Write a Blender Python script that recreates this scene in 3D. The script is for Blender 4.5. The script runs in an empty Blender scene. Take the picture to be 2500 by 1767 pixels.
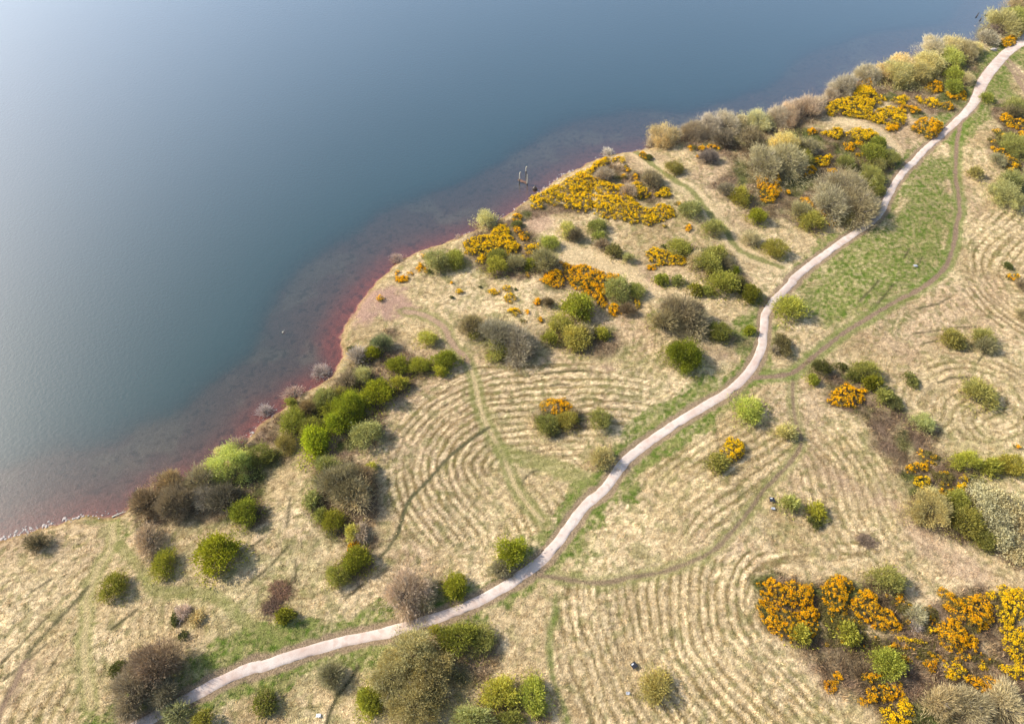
import bpy, math, random
import numpy as np
from mathutils import Vector

C = bpy.context.scene.collection
PI = math.pi
# ------------------------------------------------------------------ camera
H = 120.0
PITCH = math.radians(52)
HFOV = math.radians(73)
cam = bpy.data.cameras.new("camera")
cam.sensor_width = 36
cam.lens = 18 / math.tan(HFOV / 2)
cam.clip_start = 1
cam.clip_end = 20000
co = bpy.data.objects.new("camera", cam)
C.objects.link(co)
co.location = (0, 0, H)
co.rotation_euler = (PI / 2 - PITCH, 0, 0)
bpy.context.scene.camera = co

# ------------------------------------------------------------------ light
SUN_AZ = math.radians(-73)      # measured from +Y towards +X
SUN_EL = math.radians(37)
w = bpy.data.worlds.new("World")
bpy.context.scene.world = w
w.use_nodes = True
nt = w.node_tree
bg = nt.nodes["Background"]
sky = nt.nodes.new("ShaderNodeTexSky")
sky.sky_type = 'NISHITA'
sky.sun_disc = False
sky.sun_elevation = SUN_EL
sky.sun_rotation = SUN_AZ % (2 * PI)
sky.air_density = 1.2
sky.dust_density = 2.2
sky.ozone_density = 1.2
nt.links.new(sky.outputs[0], bg.inputs[0])
bg.inputs[1].default_value = 0.15
sl = bpy.data.lights.new("sun", 'SUN')
sl.energy = 4.7
sl.angle = math.radians(0.6)
sl.color = (1.0, 0.92, 0.79)
so = bpy.data.objects.new("sun", sl)
C.objects.link(so)
sdir = Vector((math.sin(SUN_AZ) * math.cos(SUN_EL), math.cos(SUN_AZ) * math.cos(SUN_EL), math.sin(SUN_EL)))
so.rotation_euler = (-sdir).to_track_quat('-Z', 'Y').to_euler()
so.location = (-60, 60, 200)
vs = bpy.context.scene.view_settings
vs.view_transform = 'Standard'
vs.look = 'None'
vs.exposure = 0.42
vs.gamma = 1

# ------------------------------------------------------------------ measuring
CR = {'A': (0, 1200, 2.863), 'B': (600, 1200, 2.863), 'C': (1200, 1200, 2.863), 'D': (1800, 1200, 2.863),
      'E': (300, 750, 2.863), 'F': (900, 750, 2.863), 'G': (1500, 750, 2.863), 'H': (1900, 750, 3.247),
      'I': (900, 380, 3.34), 'J': (1400, 250, 3.34), 'K': (1900, 0, 3.34), 'L': (1900, 380, 3.34),
      'M': (1450, 450, 3.606), 'N': (0, 0, 0.9184), 'P': (1220, 380, 13.53), 'Q': (2300, 0, 10.145)}
F0 = 1250 / math.tan(HFOV / 2)
CP, SP = math.cos(PITCH), math.sin(PITCH)


def src(c, x, y):
    a, b, s = CR[c]
    return a + x / s, b + y / s


def ray(sx, sy):
    u, v = (sx - 1250) / F0, (sy - 883.5) / F0
    return u, CP - v * SP, -SP - v * CP


# value noise ---------------------------------------------------------------
_tab = np.random.RandomState(7).rand(512, 512).astype(np.float32)


def vn(x, y, s, seed=0):
    x = np.asarray(x, dtype=np.float64) / s + seed * 17.31 + 1000
    y = np.asarray(y, dtype=np.float64) / s + seed * 9.77 + 1000
    xi = np.floor(x).astype(np.int64); yi = np.floor(y).astype(np.int64)
    fx = x - xi; fy = y - yi
    fx = fx * fx * (3 - 2 * fx); fy = fy * fy * (3 - 2 * fy)
    x0 = xi & 511; x1 = (xi + 1) & 511; y0 = yi & 511; y1 = (yi + 1) & 511
    return (_tab[x0, y0] * (1 - fx) + _tab[x1, y0] * fx) * (1 - fy) + (_tab[x0, y1] * (1 - fx) + _tab[x1, y1] * fx) * fy


def fbm(x, y, s, seed=0, o=3):
    r = 0; a = 1; t = 0
    for i in range(o):
        r = r + a * vn(x, y, s / 2 ** i, seed + i * 3); t += a; a *= .55
    return r / t


def sstep(a, b, x):
    t = np.clip((x - a) / (b - a), 0, 1)
    return t * t * (3 - 2 * t)


# polyline / polygon tools ---------------------------------------------------
def seg_dist(px, py, pl):
    """distance to an open polyline, and index of the nearest segment's side sign"""
    d = np.full(px.shape, 1e9); sg = np.ones(px.shape)
    for i in range(len(pl) - 1):
        ax, ay = pl[i]; bx, by = pl[i + 1]
        dx, dy = bx - ax, by - ay
        l2 = dx * dx + dy * dy + 1e-12
        t = np.clip(((px - ax) * dx + (py - ay) * dy) / l2, 0, 1)
        ex = px - (ax + t * dx); ey = py - (ay + t * dy)
        dd = np.sqrt(ex * ex + ey * ey)
        m = dd < d
        d = np.where(m, dd, d)
        sg = np.where(m, np.sign(dx * ey - dy * ex), sg)
    return d, sg


def seg_along(px, py, pl):
    """distance, direction angle and running length at the nearest point of a polyline"""
    d = np.full(px.shape, 1e9); an = np.zeros(px.shape); s = np.zeros(px.shape); acc = 0.0
    for (ax, ay), (bx, by) in zip(pl[:-1], pl[1:]):
        dx, dy = bx - ax, by - ay; L = math.hypot(dx, dy) + 1e-9
        t = np.clip(((px - ax) * dx + (py - ay) * dy) / L ** 2, 0, 1)
        dd = np.hypot(px - (ax + t * dx), py - (ay + t * dy)); m = dd < d
        d = np.where(m, dd, d); an = np.where(m, math.atan2(dy, dx), an); s = np.where(m, acc + t * L, s); acc += L
    return d, an, s


def inside(px, py, poly):
    r = np.zeros(px.shape, bool)
    n = len(poly)
    j = n - 1
    for i in range(n):
        xi, yi = poly[i]; xj, yj = poly[j]
        c = ((yi > py) != (yj > py)) & (px < (xj - xi) * (py - yi) / (yj - yi + 1e-12) + xi)
        r ^= c
        j = i
    return r


def near_mask(px, py, pl, r):
    xs = [p[0] for p in pl]; ys = [p[1] for p in pl]
    return (px > min(xs) - r) & (px < max(xs) + r) & (py > min(ys) - r) & (py < max(ys) + r)


def line_d(px, py, pl, r):
    """distance to polyline, cheap outside radius r"""
    out = np.full(px.shape, 1e3)
    m = near_mask(px, py, pl, r)
    if m.any():
        out[m] = seg_dist(px[m], py[m], pl)[0]
    return out


def poly_sd(px, py, pl, r=12):
    """signed distance, positive inside"""
    out = np.full(px.shape, -1e3)
    m = near_mask(px, py, pl, r)
    if m.any():
        d = seg_dist(px[m], py[m], pl + [pl[0]])[0]
        ins = inside(px[m], py[m], pl)
        out[m] = np.where(ins, d, -d)
    return out


def smooth(pl, it=2):
    for _ in range(it):
        q = [pl[0]]
        for a, b in zip(pl[:-1], pl[1:]):
            q.append((a[0] * .75 + b[0] * .25, a[1] * .75 + b[1] * .25))
            q.append((a[0] * .25 + b[0] * .75, a[1] * .25 + b[1] * .75))
        q.append(pl[-1]); pl = q
    return pl


def flat(c, x, y, z=0.0):
    a, b = src(c, x, y)
    dx, dy, dz = ray(a, b)
    t = (z - H) / dz
    return dx * t, dy * t


# shoreline ------------------------------------------------------------------
SH = [('N', -700, 1330), ('N', -300, 1270), ('N', -100, 1232), ('A', 0, 335), ('A', 60, 325), ('A', 150, 295), ('A', 260, 262), ('A', 330, 225),
      ('A', 430, 212), ('A', 520, 195), ('A', 600, 172), ('A', 720, 168), ('A', 800, 178), ('A', 880, 150), ('E', 60, 1380), ('E', 200, 1290),
      ('E', 400, 1210), ('E', 560, 1190), ('E', 640, 1130), ('E', 700, 1050), ('E', 800, 990), ('E', 890, 905), ('E', 940, 830), ('E', 1010, 770),
      ('E', 1130, 710), ('E', 1215, 655), ('E', 1240, 620), ('E', 1350, 560), ('E', 1430, 500), ('E', 1505, 410), ('E', 1530, 350), ('E', 1510, 270),
      ('E', 1530, 200), ('E', 1558, 125), ('E', 1600, 40), ('E', 1640, -5), ('I', 40, 1070), ('I', 140, 960), ('I', 220, 880), ('I', 330, 810), ('I', 450, 765),
      ('I', 560, 735), ('I', 690, 690), ('I', 790, 640), ('I', 900, 595), ('I', 1010, 560), ('I', 1110, 500), ('I', 1200, 440), ('I', 1290, 385),
      ('I', 1390, 300), ('I', 1500, 225), ('I', 1600, 150), ('I', 1700, 110), ('J', 130, 490), ('J', 230, 445), ('J', 340, 425), ('J', 480, 405), ('J', 640, 375),
      ('J', 760, 345), ('J', 900, 320), ('J', 1100, 290), ('J', 1300, 240), ('J', 1500, 230), ('J', 1650, 195), ('J', 1800, 130), ('J', 1950, 95),
      ('K', 380, 850), ('K', 440, 800), ('K', 560, 720), ('K', 700, 640), ('K', 880, 560), ('K', 1000, 510), ('K', 1150, 450),
      ('K', 1350, 400), ('K', 1550, 370), ('K', 1690, 350), ('K', 1740, 290), ('K', 1780, 230), ('K', 1850, 150), ('K', 1890, 60), ('K', 1900, 0),
      ('K', 1920, -80), ('K', 1990, -190), ('K', 2150, -300)]
SHORE = [flat(*p) for p in SH]
SHORE = [(-900, SHORE[0][1] - 60)] + SHORE + [(SHORE[-1][0] + 160, SHORE[-1][1] + 120), (900, 900), (2500, 2600)]
SHORE = smooth(SHORE, 1)
# left of the line's direction (going right) is water -> sign +1


_gx, _gy = np.meshgrid(np.arange(-260, 361, 1.0), np.arange(-60, 421, 1.0), indexing='ij')
_d, _s = seg_dist(_gx, _gy, SHORE)
SDG = (_d * _s).astype(np.float32)


def shore_raw(px, py):
    px = np.asarray(px, float); py = np.asarray(py, float)
    inb = (px > -259) & (px < 359) & (py > -59) & (py < 419)
    r = np.zeros(px.shape)
    x = px[inb] + 260; y = py[inb] + 60
    xi = x.astype(int); yi = y.astype(int); fx = x - xi; fy = y - yi
    r[inb] = (SDG[xi, yi] * (1 - fx) + SDG[xi + 1, yi] * fx) * (1 - fy) + (SDG[xi, yi + 1] * (1 - fx) + SDG[xi + 1, yi + 1] * fx) * fy
    if (~inb).any():
        a, b = seg_dist(px[~inb], py[~inb], SHORE)
        r[~inb] = a * b
    return r


def shore_d(px, py):
    """positive on land, negative in water"""
    d = shore_raw(px, py); sg = 1
    wob = (fbm(px, py, 1.6, 31, 2) - .5) * 0.9 + (vn(px, py, 5, 33) - .5) * 0.9
    return -d * sg + wob


def land_h(px, py, d=None):
    if d is None:
        d = shore_d(px, py)
    n = (fbm(px, py, 38, 3, 2) - .5) * 2.4 + (vn(px, py, 11, 5) - .5) * .7
    up = .08 + .45 * (1 - np.exp(-np.maximum(d, 0) / .9)) + .35 * (1 - np.exp(-np.maximum(d, 0) / 8)) + (n + .5) * sstep(1, 16, d)
    dw = np.maximum(-d, 0)
    edge = 16.5 + (vn(px, py, 22, 8) - .5) * 8
    dn = -(.07 + .042 * dw + .30 * np.maximum(dw - edge, 0) + .03 * (fbm(px, py, 2.5, 9, 2)) * np.minimum(dw, 2))
    return np.where(d > 0, np.maximum(up, .08), np.maximum(dn, -6))


def gz(x, y):
    return float(land_h(np.array([x]), np.array([y]))[0])


def at(c, x, y, dz=0.0):
    """pixel -> world point on the terrain raised by dz"""
    a, b = src(c, x, y)
    dx, dy, d_ = ray(a, b)
    z = .8 + dz
    for _ in range(3):
        t = (z - H) / d_
        X, Y = dx * t, dy * t
        z = max(gz(X, Y), 0) + dz
    t = (z - H) / d_
    return dx * t, dy * t


def wl(c, pts, dz=0.0):
    return [at(c, x, y, dz) for x, y in pts]


def multi(lst):
    r = []
    for c, pts in lst:
        r += wl(c, pts)
    return r


# ------------------------------------------------------------------ mesh helpers
def mesh_np(name, V, Fc, mat=None, attrs=None, smooth_=False):
    me = bpy.data.meshes.new(name)
    V = np.asarray(V, dtype=np.float32); Fc = np.asarray(Fc, dtype=np.int32)
    n, k = Fc.shape
    me.vertices.add(len(V)); me.vertices.foreach_set("co", V.ravel())
    me.loops.add(n * k); me.loops.foreach_set("vertex_index", Fc.ravel())
    me.polygons.add(n)
    me.polygons.foreach_set("loop_start", np.arange(0, n * k, k, dtype=np.int32))
    me.polygons.foreach_set("loop_total", np.full(n, k, dtype=np.int32))
    if smooth_:
        me.polygons.foreach_set("use_smooth", np.ones(n, bool))
    for an, av in (attrs or {}).items():
        av = np.asarray(av, dtype=np.float32)
        if av.ndim == 1:
            a = me.attributes.new(an, 'FLOAT', 'POINT'); a.data.foreach_set("value", av)
        else:
            a = me.attributes.new(an, 'FLOAT_COLOR', 'POINT')
            c4 = np.ones((len(av), 4), np.float32); c4[:, :3] = av
            a.data.foreach_set("color", c4.ravel())
    me.update(calc_edges=True)
    if mat: me.materials.append(mat)
    return me


def link(name, me, parent=None, loc=None, **kw):
    o = bpy.data.objects.new(name, me)
    C.objects.link(o)
    if loc is not None: o.location = loc
    if parent is not None: o.parent = parent
    for k, v in kw.items(): o[k] = v
    return o


def thing(name, label, cat, loc, group=None, rz=0.0, scale=None):
    o = link(name, None, None, loc, label=label, category=cat)
    o.rotation_euler = (0, 0, rz)
    o.empty_display_size = .3
    if scale: o.scale = scale
    if group: o['group'] = group
    return o


def unit(v):
    return v / (np.linalg.norm(v, axis=1, keepdims=True) + 1e-9)


def leaves(P, D, L, W, rng):
    """diamond leaf sprays: base P, unit direction D, length L, width W"""
    n = len(P)
    S = unit(np.cross(D, rng.normal(size=(n, 3))))
    L = L[:, None]; W = W[:, None]
    V = np.stack([P, P + D * L * .5 + S * W * .5, P + D * L, P + D * L * .5 - S * W * .5], 1).reshape(-1, 3)
    Fc = np.arange(n * 4).reshape(-1, 4)
    return V, Fc


def tubes(lines, k=5):
    """lines: list of (points (m,3), radii (m,))"""
    V = []; Fc = []; o = 0
    ang = np.arange(k) * 2 * PI / k
    for pts, rad in lines:
        pts = np.asarray(pts, float)
        m = len(pts)
        T = np.gradient(pts, axis=0); T = unit(T)
        A = unit(np.cross(T, np.array([[.31, .87, .38]]))); B = np.cross(T, A)
        ring = pts[:, None, :] + np.asarray(rad)[:, None, None] * (A[:, None, :] * np.cos(ang)[None, :, None] + B[:, None, :] * np.sin(ang)[None, :, None])
        V.append(ring.reshape(-1, 3))
        for i in range(m - 1):
            for j in range(k):
                j2 = (j + 1) % k
                Fc.append((o + i * k + j, o + i * k + j2, o + (i + 1) * k + j2, o + (i + 1) * k + j))
        # caps as degenerate-free quads
        if k == 4:
            Fc.append((o, o + 3, o + 2, o + 1)); e = o + (m - 1) * k; Fc.append((e, e + 1, e + 2, e + 3))
        o += m * k
    return np.concatenate(V), np.array(Fc)


# ------------------------------------------------------------------ materials
def newmat(name):
    m = bpy.data.materials.new(name); m.use_nodes = True
    t = m.node_tree; t.nodes.clear()
    out = t.nodes.new("ShaderNodeOutputMaterial")
    return m, t, out


def N(t, kind, **kw):
    n = t.nodes.new(kind)
    for k, v in kw.items():
        if k.startswith('i_'):
            n.inputs[k[2:].replace('_', ' ')].default_value = v
        else:
            setattr(n, k, v)
    return n


def mixc(t, fac, a, b, mode='MIX'):
    n = t.nodes.new("ShaderNodeMix"); n.data_type = 'RGBA'; n.blend_type = mode
    for sock, v in ((n.inputs[0], fac), (n.inputs[6], a), (n.inputs[7], b)):
        if hasattr(v, 'bl_idname') or hasattr(v, 'links'):
            t.links.new(v, sock)
        elif sock.type == 'RGBA':
            sock.default_value = (*v, 1) if len(v) == 3 else v
        else:
            sock.default_value = v
    return n.outputs[2]


def maprange(t, v, a, b, c, d):
    n = t.nodes.new("ShaderNodeMapRange")
    t.links.new(v, n.inputs[0])
    for i, x in enumerate((a, b, c, d)): n.inputs[i + 1].default_value = x
    return n.outputs[0]


def leaf_mat(name, hue2=(1.25, 1.05, .7), lo=.55, hi=1.35, trans=.28):
    """colour comes from the object's own colour; 'tone' varies it leaf by leaf"""
    m, t, out = newmat(name)
    oi = N(t, "ShaderNodeObjectInfo")
    tn = N(t, "ShaderNodeAttribute", attribute_name='tone')
    c2 = mixc(t, 1.0, oi.outputs['Color'], hue2, 'MULTIPLY')
    tc = N(t, "ShaderNodeTexCoord")
    nz = N(t, "ShaderNodeTexNoise", i_Scale=3.0, i_Detail=2.0)
    t.links.new(tc.outputs['Object'], nz.inputs['Vector'])
    f = maprange(t, nz.outputs[0], .35, .65, 0, 1)
    c = mixc(t, f, oi.outputs['Color'], c2)
    g = maprange(t, tn.outputs['Fac'], 0, 1, lo, hi)
    vm = N(t, "ShaderNodeVectorMath", operation='SCALE')
    t.links.new(c, vm.inputs[0]); t.links.new(g, vm.inputs['Scale'])
    d = N(t, "ShaderNodeBsdfDiffuse"); tr = N(t, "ShaderNodeBsdfTranslucent")
    t.links.new(vm.outputs[0], d.inputs[0]); t.links.new(vm.outputs[0], tr.inputs[0])
    mx = N(t, "ShaderNodeMixShader"); mx.inputs[0].default_value = trans
    t.links.new(d.outputs[0], mx.inputs[1]); t.links.new(tr.outputs[0], mx.inputs[2])
    t.links.new(mx.outputs[0], out.inputs[0])
    return m


def plain_mat(name, col, rough=.8, noise=None, bump=0.0, nscale=4.0):
    m, t, out = newmat(name)
    p = N(t, "ShaderNodeBsdfPrincipled")
    p.inputs['Roughness'].default_value = rough
    tc = N(t, "ShaderNodeTexCoord")
    nz = N(t, "ShaderNodeTexNoise", i_Scale=nscale, i_Detail=5.0)
    t.links.new(tc.outputs['Object'], nz.inputs['Vector'])
    c = mixc(t, maprange(t, nz.outputs[0], .35, .65, 0, 1), col, noise or tuple(x * .6 for x in col))
    t.links.new(c, p.inputs['Base Color'])
    if bump:
        b = N(t, "ShaderNodeBump"); b.inputs['Strength'].default_value = bump
        t.links.new(nz.outputs[0], b.inputs['Height']); t.links.new(b.outputs[0], p.inputs['Normal'])
    t.links.new(p.outputs[0], out.inputs[0])
    return m


M_LEAF = leaf_mat("leaf", hue2=(1.12, 1.02, .8), lo=.5, hi=1.6, trans=.35)
M_TWIG = leaf_mat("twig", hue2=(1.08, 1.05, .9), lo=.45, hi=1.6, trans=.2)
M_FLOWER = leaf_mat("gorse_flower", hue2=(1.0, .84, .7), lo=.62, hi=1.2, trans=.35)
M_BARK = plain_mat("bark", (.10, .08, .06), .9, (.17, .15, .12), .3, 9)
M_PALEBARK = plain_mat("pale_bark", (.34, .30, .25), .9, (.2, .17, .14), .3, 9)

# ------------------------------------------------------------------ ground features
PATH = multi([('A', [(700, 1760), (960, 1640), (1110, 1555), (1300, 1450), (1500, 1345), (1700, 1248), (1900, 1180)]),
              ('B', [(0, 1262), (130, 1212), (300, 1160), (450, 1108), (600, 1065), (750, 1030), (900, 1003), (1040, 972), (1150, 935), (1300, 892),
                     (1420, 855), (1540, 805), (1650, 755), (1750, 695), (1850, 640), (2004, 553)]),
              ('C', [(90, 650), (200, 595), (290, 535), (370, 460), (450, 380), (510, 290), (560, 220), (620, 130), (700, 40)]),
              ('G', [(-60, 1290), (0, 1165), (60, 1090), (130, 1025), (220, 955), (320, 885), (420, 820), (520, 755), (620, 695), (720, 640), (800, 590),
                     (870, 530), (935, 465), (980, 400), (1015, 330), (1040, 240), (1043, 160), (1050, 70), (1062, 0)]),
              ('M', [(1500, 1210), (1515, 1110), (1560, 1050), (1640, 970), (1720, 890), (1800, 812)]),
              ('L', [(60, 1060), (160, 975), (270, 885), (390, 800), (500, 715), (600, 650), (700, 580), (800, 515), (855, 430), (885, 350),
                     (920, 275), (970, 200), (1040, 110), (1120, 30)]),
              ('K', [(1075, 1365), (1150, 1265), (1230, 1190), (1330, 1110), (1420, 1020), (1510, 940), (1580, 870), (1625, 780), (1660, 680),
                     (1720, 590), (1790, 510), (1860, 430), (1930, 380), (2010, 340), (2120, 290), (2300, 200)])])
PATH = smooth(PATH, 1)
SPUR = multi([('K', [(1900, 400), (1960, 330), (1995, 270), (2010, 200), (2080, 60), (2200, -80)])])
T1 = smooth(multi([('G', [(930, 492), (1100, 488), (1200, 472), (1250, 458), (1330, 400), (1410, 330), (1500, 260), (1600, 180), (1700, 120), (1790, 65)]),
                   ('L', [(857, 1247), (1000, 1165), (1120, 1110), (1250, 1030), (1330, 950), (1390, 870), (1430, 740), (1447, 640), (1450, 560), (1480, 480),
                          (1475, 380), (1467, 280), (1442, 180), (1450, 60)]),
                   ('K', [(1450, 1300), (1452, 1200), (1467, 1100), (1480, 1020), (1520, 960)])]), 1)
T2 = smooth(multi([('G', [(1250, 465), (1245, 580), (1252, 700), (1265, 800), (1305, 910), (1300, 990), (1240, 1070), (1180, 1140), (1100, 1220), (1030, 1290), (960, 1400), (880, 1500)]),
                   ('C', [(1670, 290), (1600, 375), (1500, 440), (1400, 490), (1300, 525), (1200, 560), (1100, 580), (1000, 590), (900, 615), (800, 635), (700, 638), (600, 625), (450, 598), (340, 590)])]), 1)
T3 = smooth(multi([('F', [(250, 30), (350, 40), (450, 80), (540, 150), (575, 250), (680, 350), (725, 460), (755, 580), (780, 720), (850, 880), (930, 1000),
                          (980, 1150), (1050, 1300), (1150, 1430), (1220, 1490)])]), 1)
T4 = multi([('F', [(930, 1000), (1020, 1035), (1100, 1065), (1280, 1110), (1400, 1160), (1500, 1200)])])
T5 = smooth(multi([('F', [(840, 840), (700, 935), (600, 1010), (520, 1090), (450, 1170), (370, 1260), (280, 1345), (245, 1430), (220, 1530), (190, 1600)])]), 1)
T5B = multi([('B', [(1180, 0), (1110, 130), (1075, 270), (1000, 390), (940, 460)])])
T6 = multi([('A', [(790, 230), (790, 380), (700, 500), (645, 630), (600, 760), (605, 900), (590, 1050), (590, 1200), (610, 1350), (640, 1500)])])
T6B = smooth(multi([('A', [(620, 660), (560, 740), (480, 820), (400, 910), (340, 970), (260, 1050), (190, 1150), (120, 1320), (40, 1460), (-20, 1600)])]), 1)
T7 = smooth(multi([('A', [(830, 380), (960, 500), (1010, 590), (1055, 690), (1200, 715), (1330, 710), (1450, 710), (1560, 760), (1640, 850), (1750, 935), (1950, 1030)])]), 1)
T8 = smooth(multi([('J', [(500, 400), (600, 470), (740, 580), (860, 660), (940, 700), (1010, 780), (1090, 880), (1150, 960), (1250, 1040), (1295, 1150), (1400, 1240), (1550, 1290), (1700, 1350)])]), 1)
T9 = multi([('B', [(790, 1225), (740, 1300), (640, 1430), (590, 1540), (560, 1640)])])
T10 = smooth(multi([('C', [(450, 720), (430, 880), (400, 980), (395, 1120), (410, 1230), (450, 1380), (500, 1480), (540, 1620)])]), 1)
T10B = smooth(multi([('C', [(470, 800), (440, 930), (418, 1000), (422, 1120), (425, 1220)])]), 1)
T11 = multi([('K', [(1840, 505), (1900, 570), (1950, 640), (2010, 740)])])
T11B = multi([('K', [(1870, 480), (1940, 560), (2010, 650)])])
T12 = smooth(multi([('J', [(-60, 1230), (100, 1270), (260, 1330), (400, 1400), (470, 1470), (560, 1540)])]), 1)
T13 = smooth(multi([('K', [(480, 990), (650, 1010), (780, 1060), (880, 1130), (950, 1220)])]), 1)
# small dark crease lines in the mown field
CREASE = [wl('F', p) for p in ([(1230, 465), (1330, 452), (1430, 448), (1520, 445)], [(1270, 548), (1340, 540), (1400, 540)],
                               [(1070, 1270), (1080, 1210), (1120, 1160), (1200, 1130)])] + \
         [wl('L', p) for p in ([(660, 1190), (730, 1120), (820, 1020)], [(790, 1240), (850, 1160), (940, 1050)], [(1030, 830), (1070, 760)], [(1140, 890), (1175, 830)], [(1130, 1250), (1300, 1210), (1400, 1160)])] + \
         [wl('B', p) for p in ([(640, 860 - 200), (700, 740), (830, 640)], [(310, 40), (300, 150), (290, 250)], [(350, 480), (350, 560), (345, 630)], [(0, 660), (150, 540), (300, 380)])] + \
         [wl('A', p) for p in ([(220, 700), (300, 650), (370, 605)], [(780, 960), (900, 870), (960, 820)], [(340, 1250), (400, 1160)], [(1750, 400), (1830, 330)], [(0, 1210), (150, 1060), (330, 880)], [(20, 1320), (120, 1240), (330, 1060)])] + \
         [wl('H', p) for p in ([(1270, 600), (1380, 555), (1550, 560)], [(1150, 290), (1260, 260)], [(1060, 210), (1270, 185), (1420, 160), (1560, 155)], [(1580, 440), (1640, 350)])]

GREEN = [(1.0, wl('L', p)) for p in ([(1250, 20), (1420, 10), (1440, 200), (1300, 260), (1250, 480), (1050, 380), (950, 520), (860, 560), (890, 420), (1000, 260)],
                                     [(150, 1080), (350, 920), (560, 760), (800, 590), (900, 620), (740, 760), (500, 960), (330, 1100), (250, 1190)],
                                     [(880, 420), (1000, 300), (1160, 300), (1300, 480), (1200, 560), (1050, 380)],
                                     [(820, 1100), (1000, 1040), (1200, 960), (1320, 860), (1400, 720), (1350, 700), (1200, 850), (1000, 990)],
                                     [(1490, 60), (1530, 0), (1480, -20), (1460, 60)])]
GREEN += [(1.0, wl('L', [(100, 1190), (520, 760), (860, 560), (1250, 30), (1430, 30), (1440, 300), (1450, 480), (1400, 830), (1250, 1000), (850, 1220), (500, 1450), (380, 1450)]))]
GREEN += [(.66, wl('L', [(1460, 0), (1540, 100), (1500, 300), (1550, 560), (1480, 800), (1400, 1000), (1200, 1150), (900, 1300), (700, 1450), (1000, 1500), (1250, 1200), (1480, 1000), (1620, 800), (1560, 500)]))]
GREEN += [(1.0, wl('K', p)) for p in ([(1450, 1000), (1600, 880), (1660, 790), (1740, 850), (1760, 980), (1650, 1060), (1560, 1020), (1500, 1100)],
                                      [(1600, 470), (1680, 400), (1790, 370), (1850, 380), (1720, 560), (1640, 680), (1590, 640)],
                                      [(1760, 600), (1840, 540), (1950, 700), (1960, 830), (1800, 860), (1700, 760)],
                                      [(1880, 470), (1960, 420), (2060, 400), (2060, 560), (1950, 520)],
                                      [(1430, 940), (1560, 830), (1590, 850), (1500, 930)], [(1200, 1120), (1280, 1110), (1180, 1220), (1080, 1330), (1060, 1290)])]
GREEN += [(.9, wl('A', p)) for p in ([(560, 190), (700, 170), (880, 160), (960, 220), (900, 300), (820, 330), (780, 240), (640, 230)],
                                    [(530, 1500), (620, 1430), (720, 1520), (850, 1600), (860, 1660), (500, 1660)], [(360, 1540), (480, 1460), (520, 1480), (400, 1600)])]
GREEN += [(.85, wl('B', p)) for p in ([(150, 1110), (200, 1000), (420, 920), (640, 890), (900, 880), (1000, 880), (900, 960), (600, 1030), (350, 1100)],
                                     [(640, 1120), (850, 1060), (880, 1100), (820, 1250), (800, 1340), (740, 1290), (760, 1200)],
                                     [(300, 1240), (620, 1110), (700, 1180), (400, 1290), (120, 1330)], [(1450, 900), (1700, 800), (1750, 830), (1600, 920)])]
GREEN += [(.62, wl('C', p)) for p in ([(420, 480), (560, 350), (700, 130), (820, 100), (760, 260), (840, 340), (760, 560), (640, 600), (450, 580)],
                                     [(60, 300), (330, 180), (480, 130), (560, 100), (480, 280), (380, 380), (250, 350)], [(0, 780), (120, 740), (260, 700), (180, 800), (40, 860)])]
GREEN += [(.7, wl('C', p)) for p in ([(1650, 1440), (1740, 1450), (1760, 1540), (1640, 1520)], [(1650, 1560), (1720, 1623), (1600, 1600)])]
GREEN += [(.75, wl('G', p)) for p in ([(900, 560), (1000, 510), (980, 530), (850, 600), (760, 680), (720, 670)], [(0, 1040), (130, 930), (260, 860), (330, 830), (180, 960), (50, 1070)],
                                     [(30, 1210), (130, 1100), (260, 990), (420, 860), (340, 990), (200, 1080), (100, 1230)])]
GREEN += [(.5, wl('D', p)) for p in ([(1380, 400), (1500, 420), (1620, 500), (1560, 520)], [(1820, 520), (1940, 550), (2004, 600), (1860, 580)])]
GREEN += [(.5, wl('F', p)) for p in ([(1480, 900), (1650, 860), (1850, 800), (1950, 800), (1850, 920), (1700, 1000), (1500, 1000)], [(1750, 180), (1850, 220), (1820, 340), (1700, 330)])]
GREEN += [(.6, wl('M', p)) for p in ([(1560, 900), (1640, 800), (1760, 690), (1803, 720), (1700, 850), (1580, 990), (1500, 1100), (1400, 1180), (1430, 1060)],
                                    [(700, 1300), (900, 1180), (1150, 1200), (1420, 1300), (1200, 1400), (900, 1420)])]
GREEN += [(.55, wl('J', p)) for p in ([(420, 430), (560, 420), (640, 480), (600, 500), (460, 480)], [(1580, 270), (1800, 180), (2004, 200), (2004, 330), (1850, 300), (1600, 330)])]

BROWN = [(1.0, wl('D', [(600, 800), (760, 900), (1000, 990), (1200, 900), (1420, 800), (1700, 700), (2040, 690), (2040, 1640), (1020, 1640), (860, 1480), (640, 1370), (460, 1130), (380, 1040), (560, 1000)]))]
BROWN += [(1.0, wl('D', [(140, 640), (250, 590), (560, 620), (900, 600), (1150, 650), (1190, 980), (600, 980), (380, 1060), (230, 960)]))]
BROWN += [(.9, wl('H', p)) for p in ([(330, 530), (550, 520), (740, 640), (980, 800), (1100, 900), (1300, 1000), (1250, 1080), (1100, 1100), (1050, 1300), (1050, 1500), (900, 1250), (780, 1050), (680, 900), (560, 830), (400, 760)],
                                    [(1050, 1050), (1300, 1150), (1560, 1330), (1560, 1640), (1080, 1640), (1010, 1480), (1000, 1280)])]
BROWN += [(.9, wl('D', [(1220, 0), (1650, 0), (1740, 260), (1880, 480), (2004, 540), (1900, 500), (1600, 350), (1370, 250), (1230, 170)]))]
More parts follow.
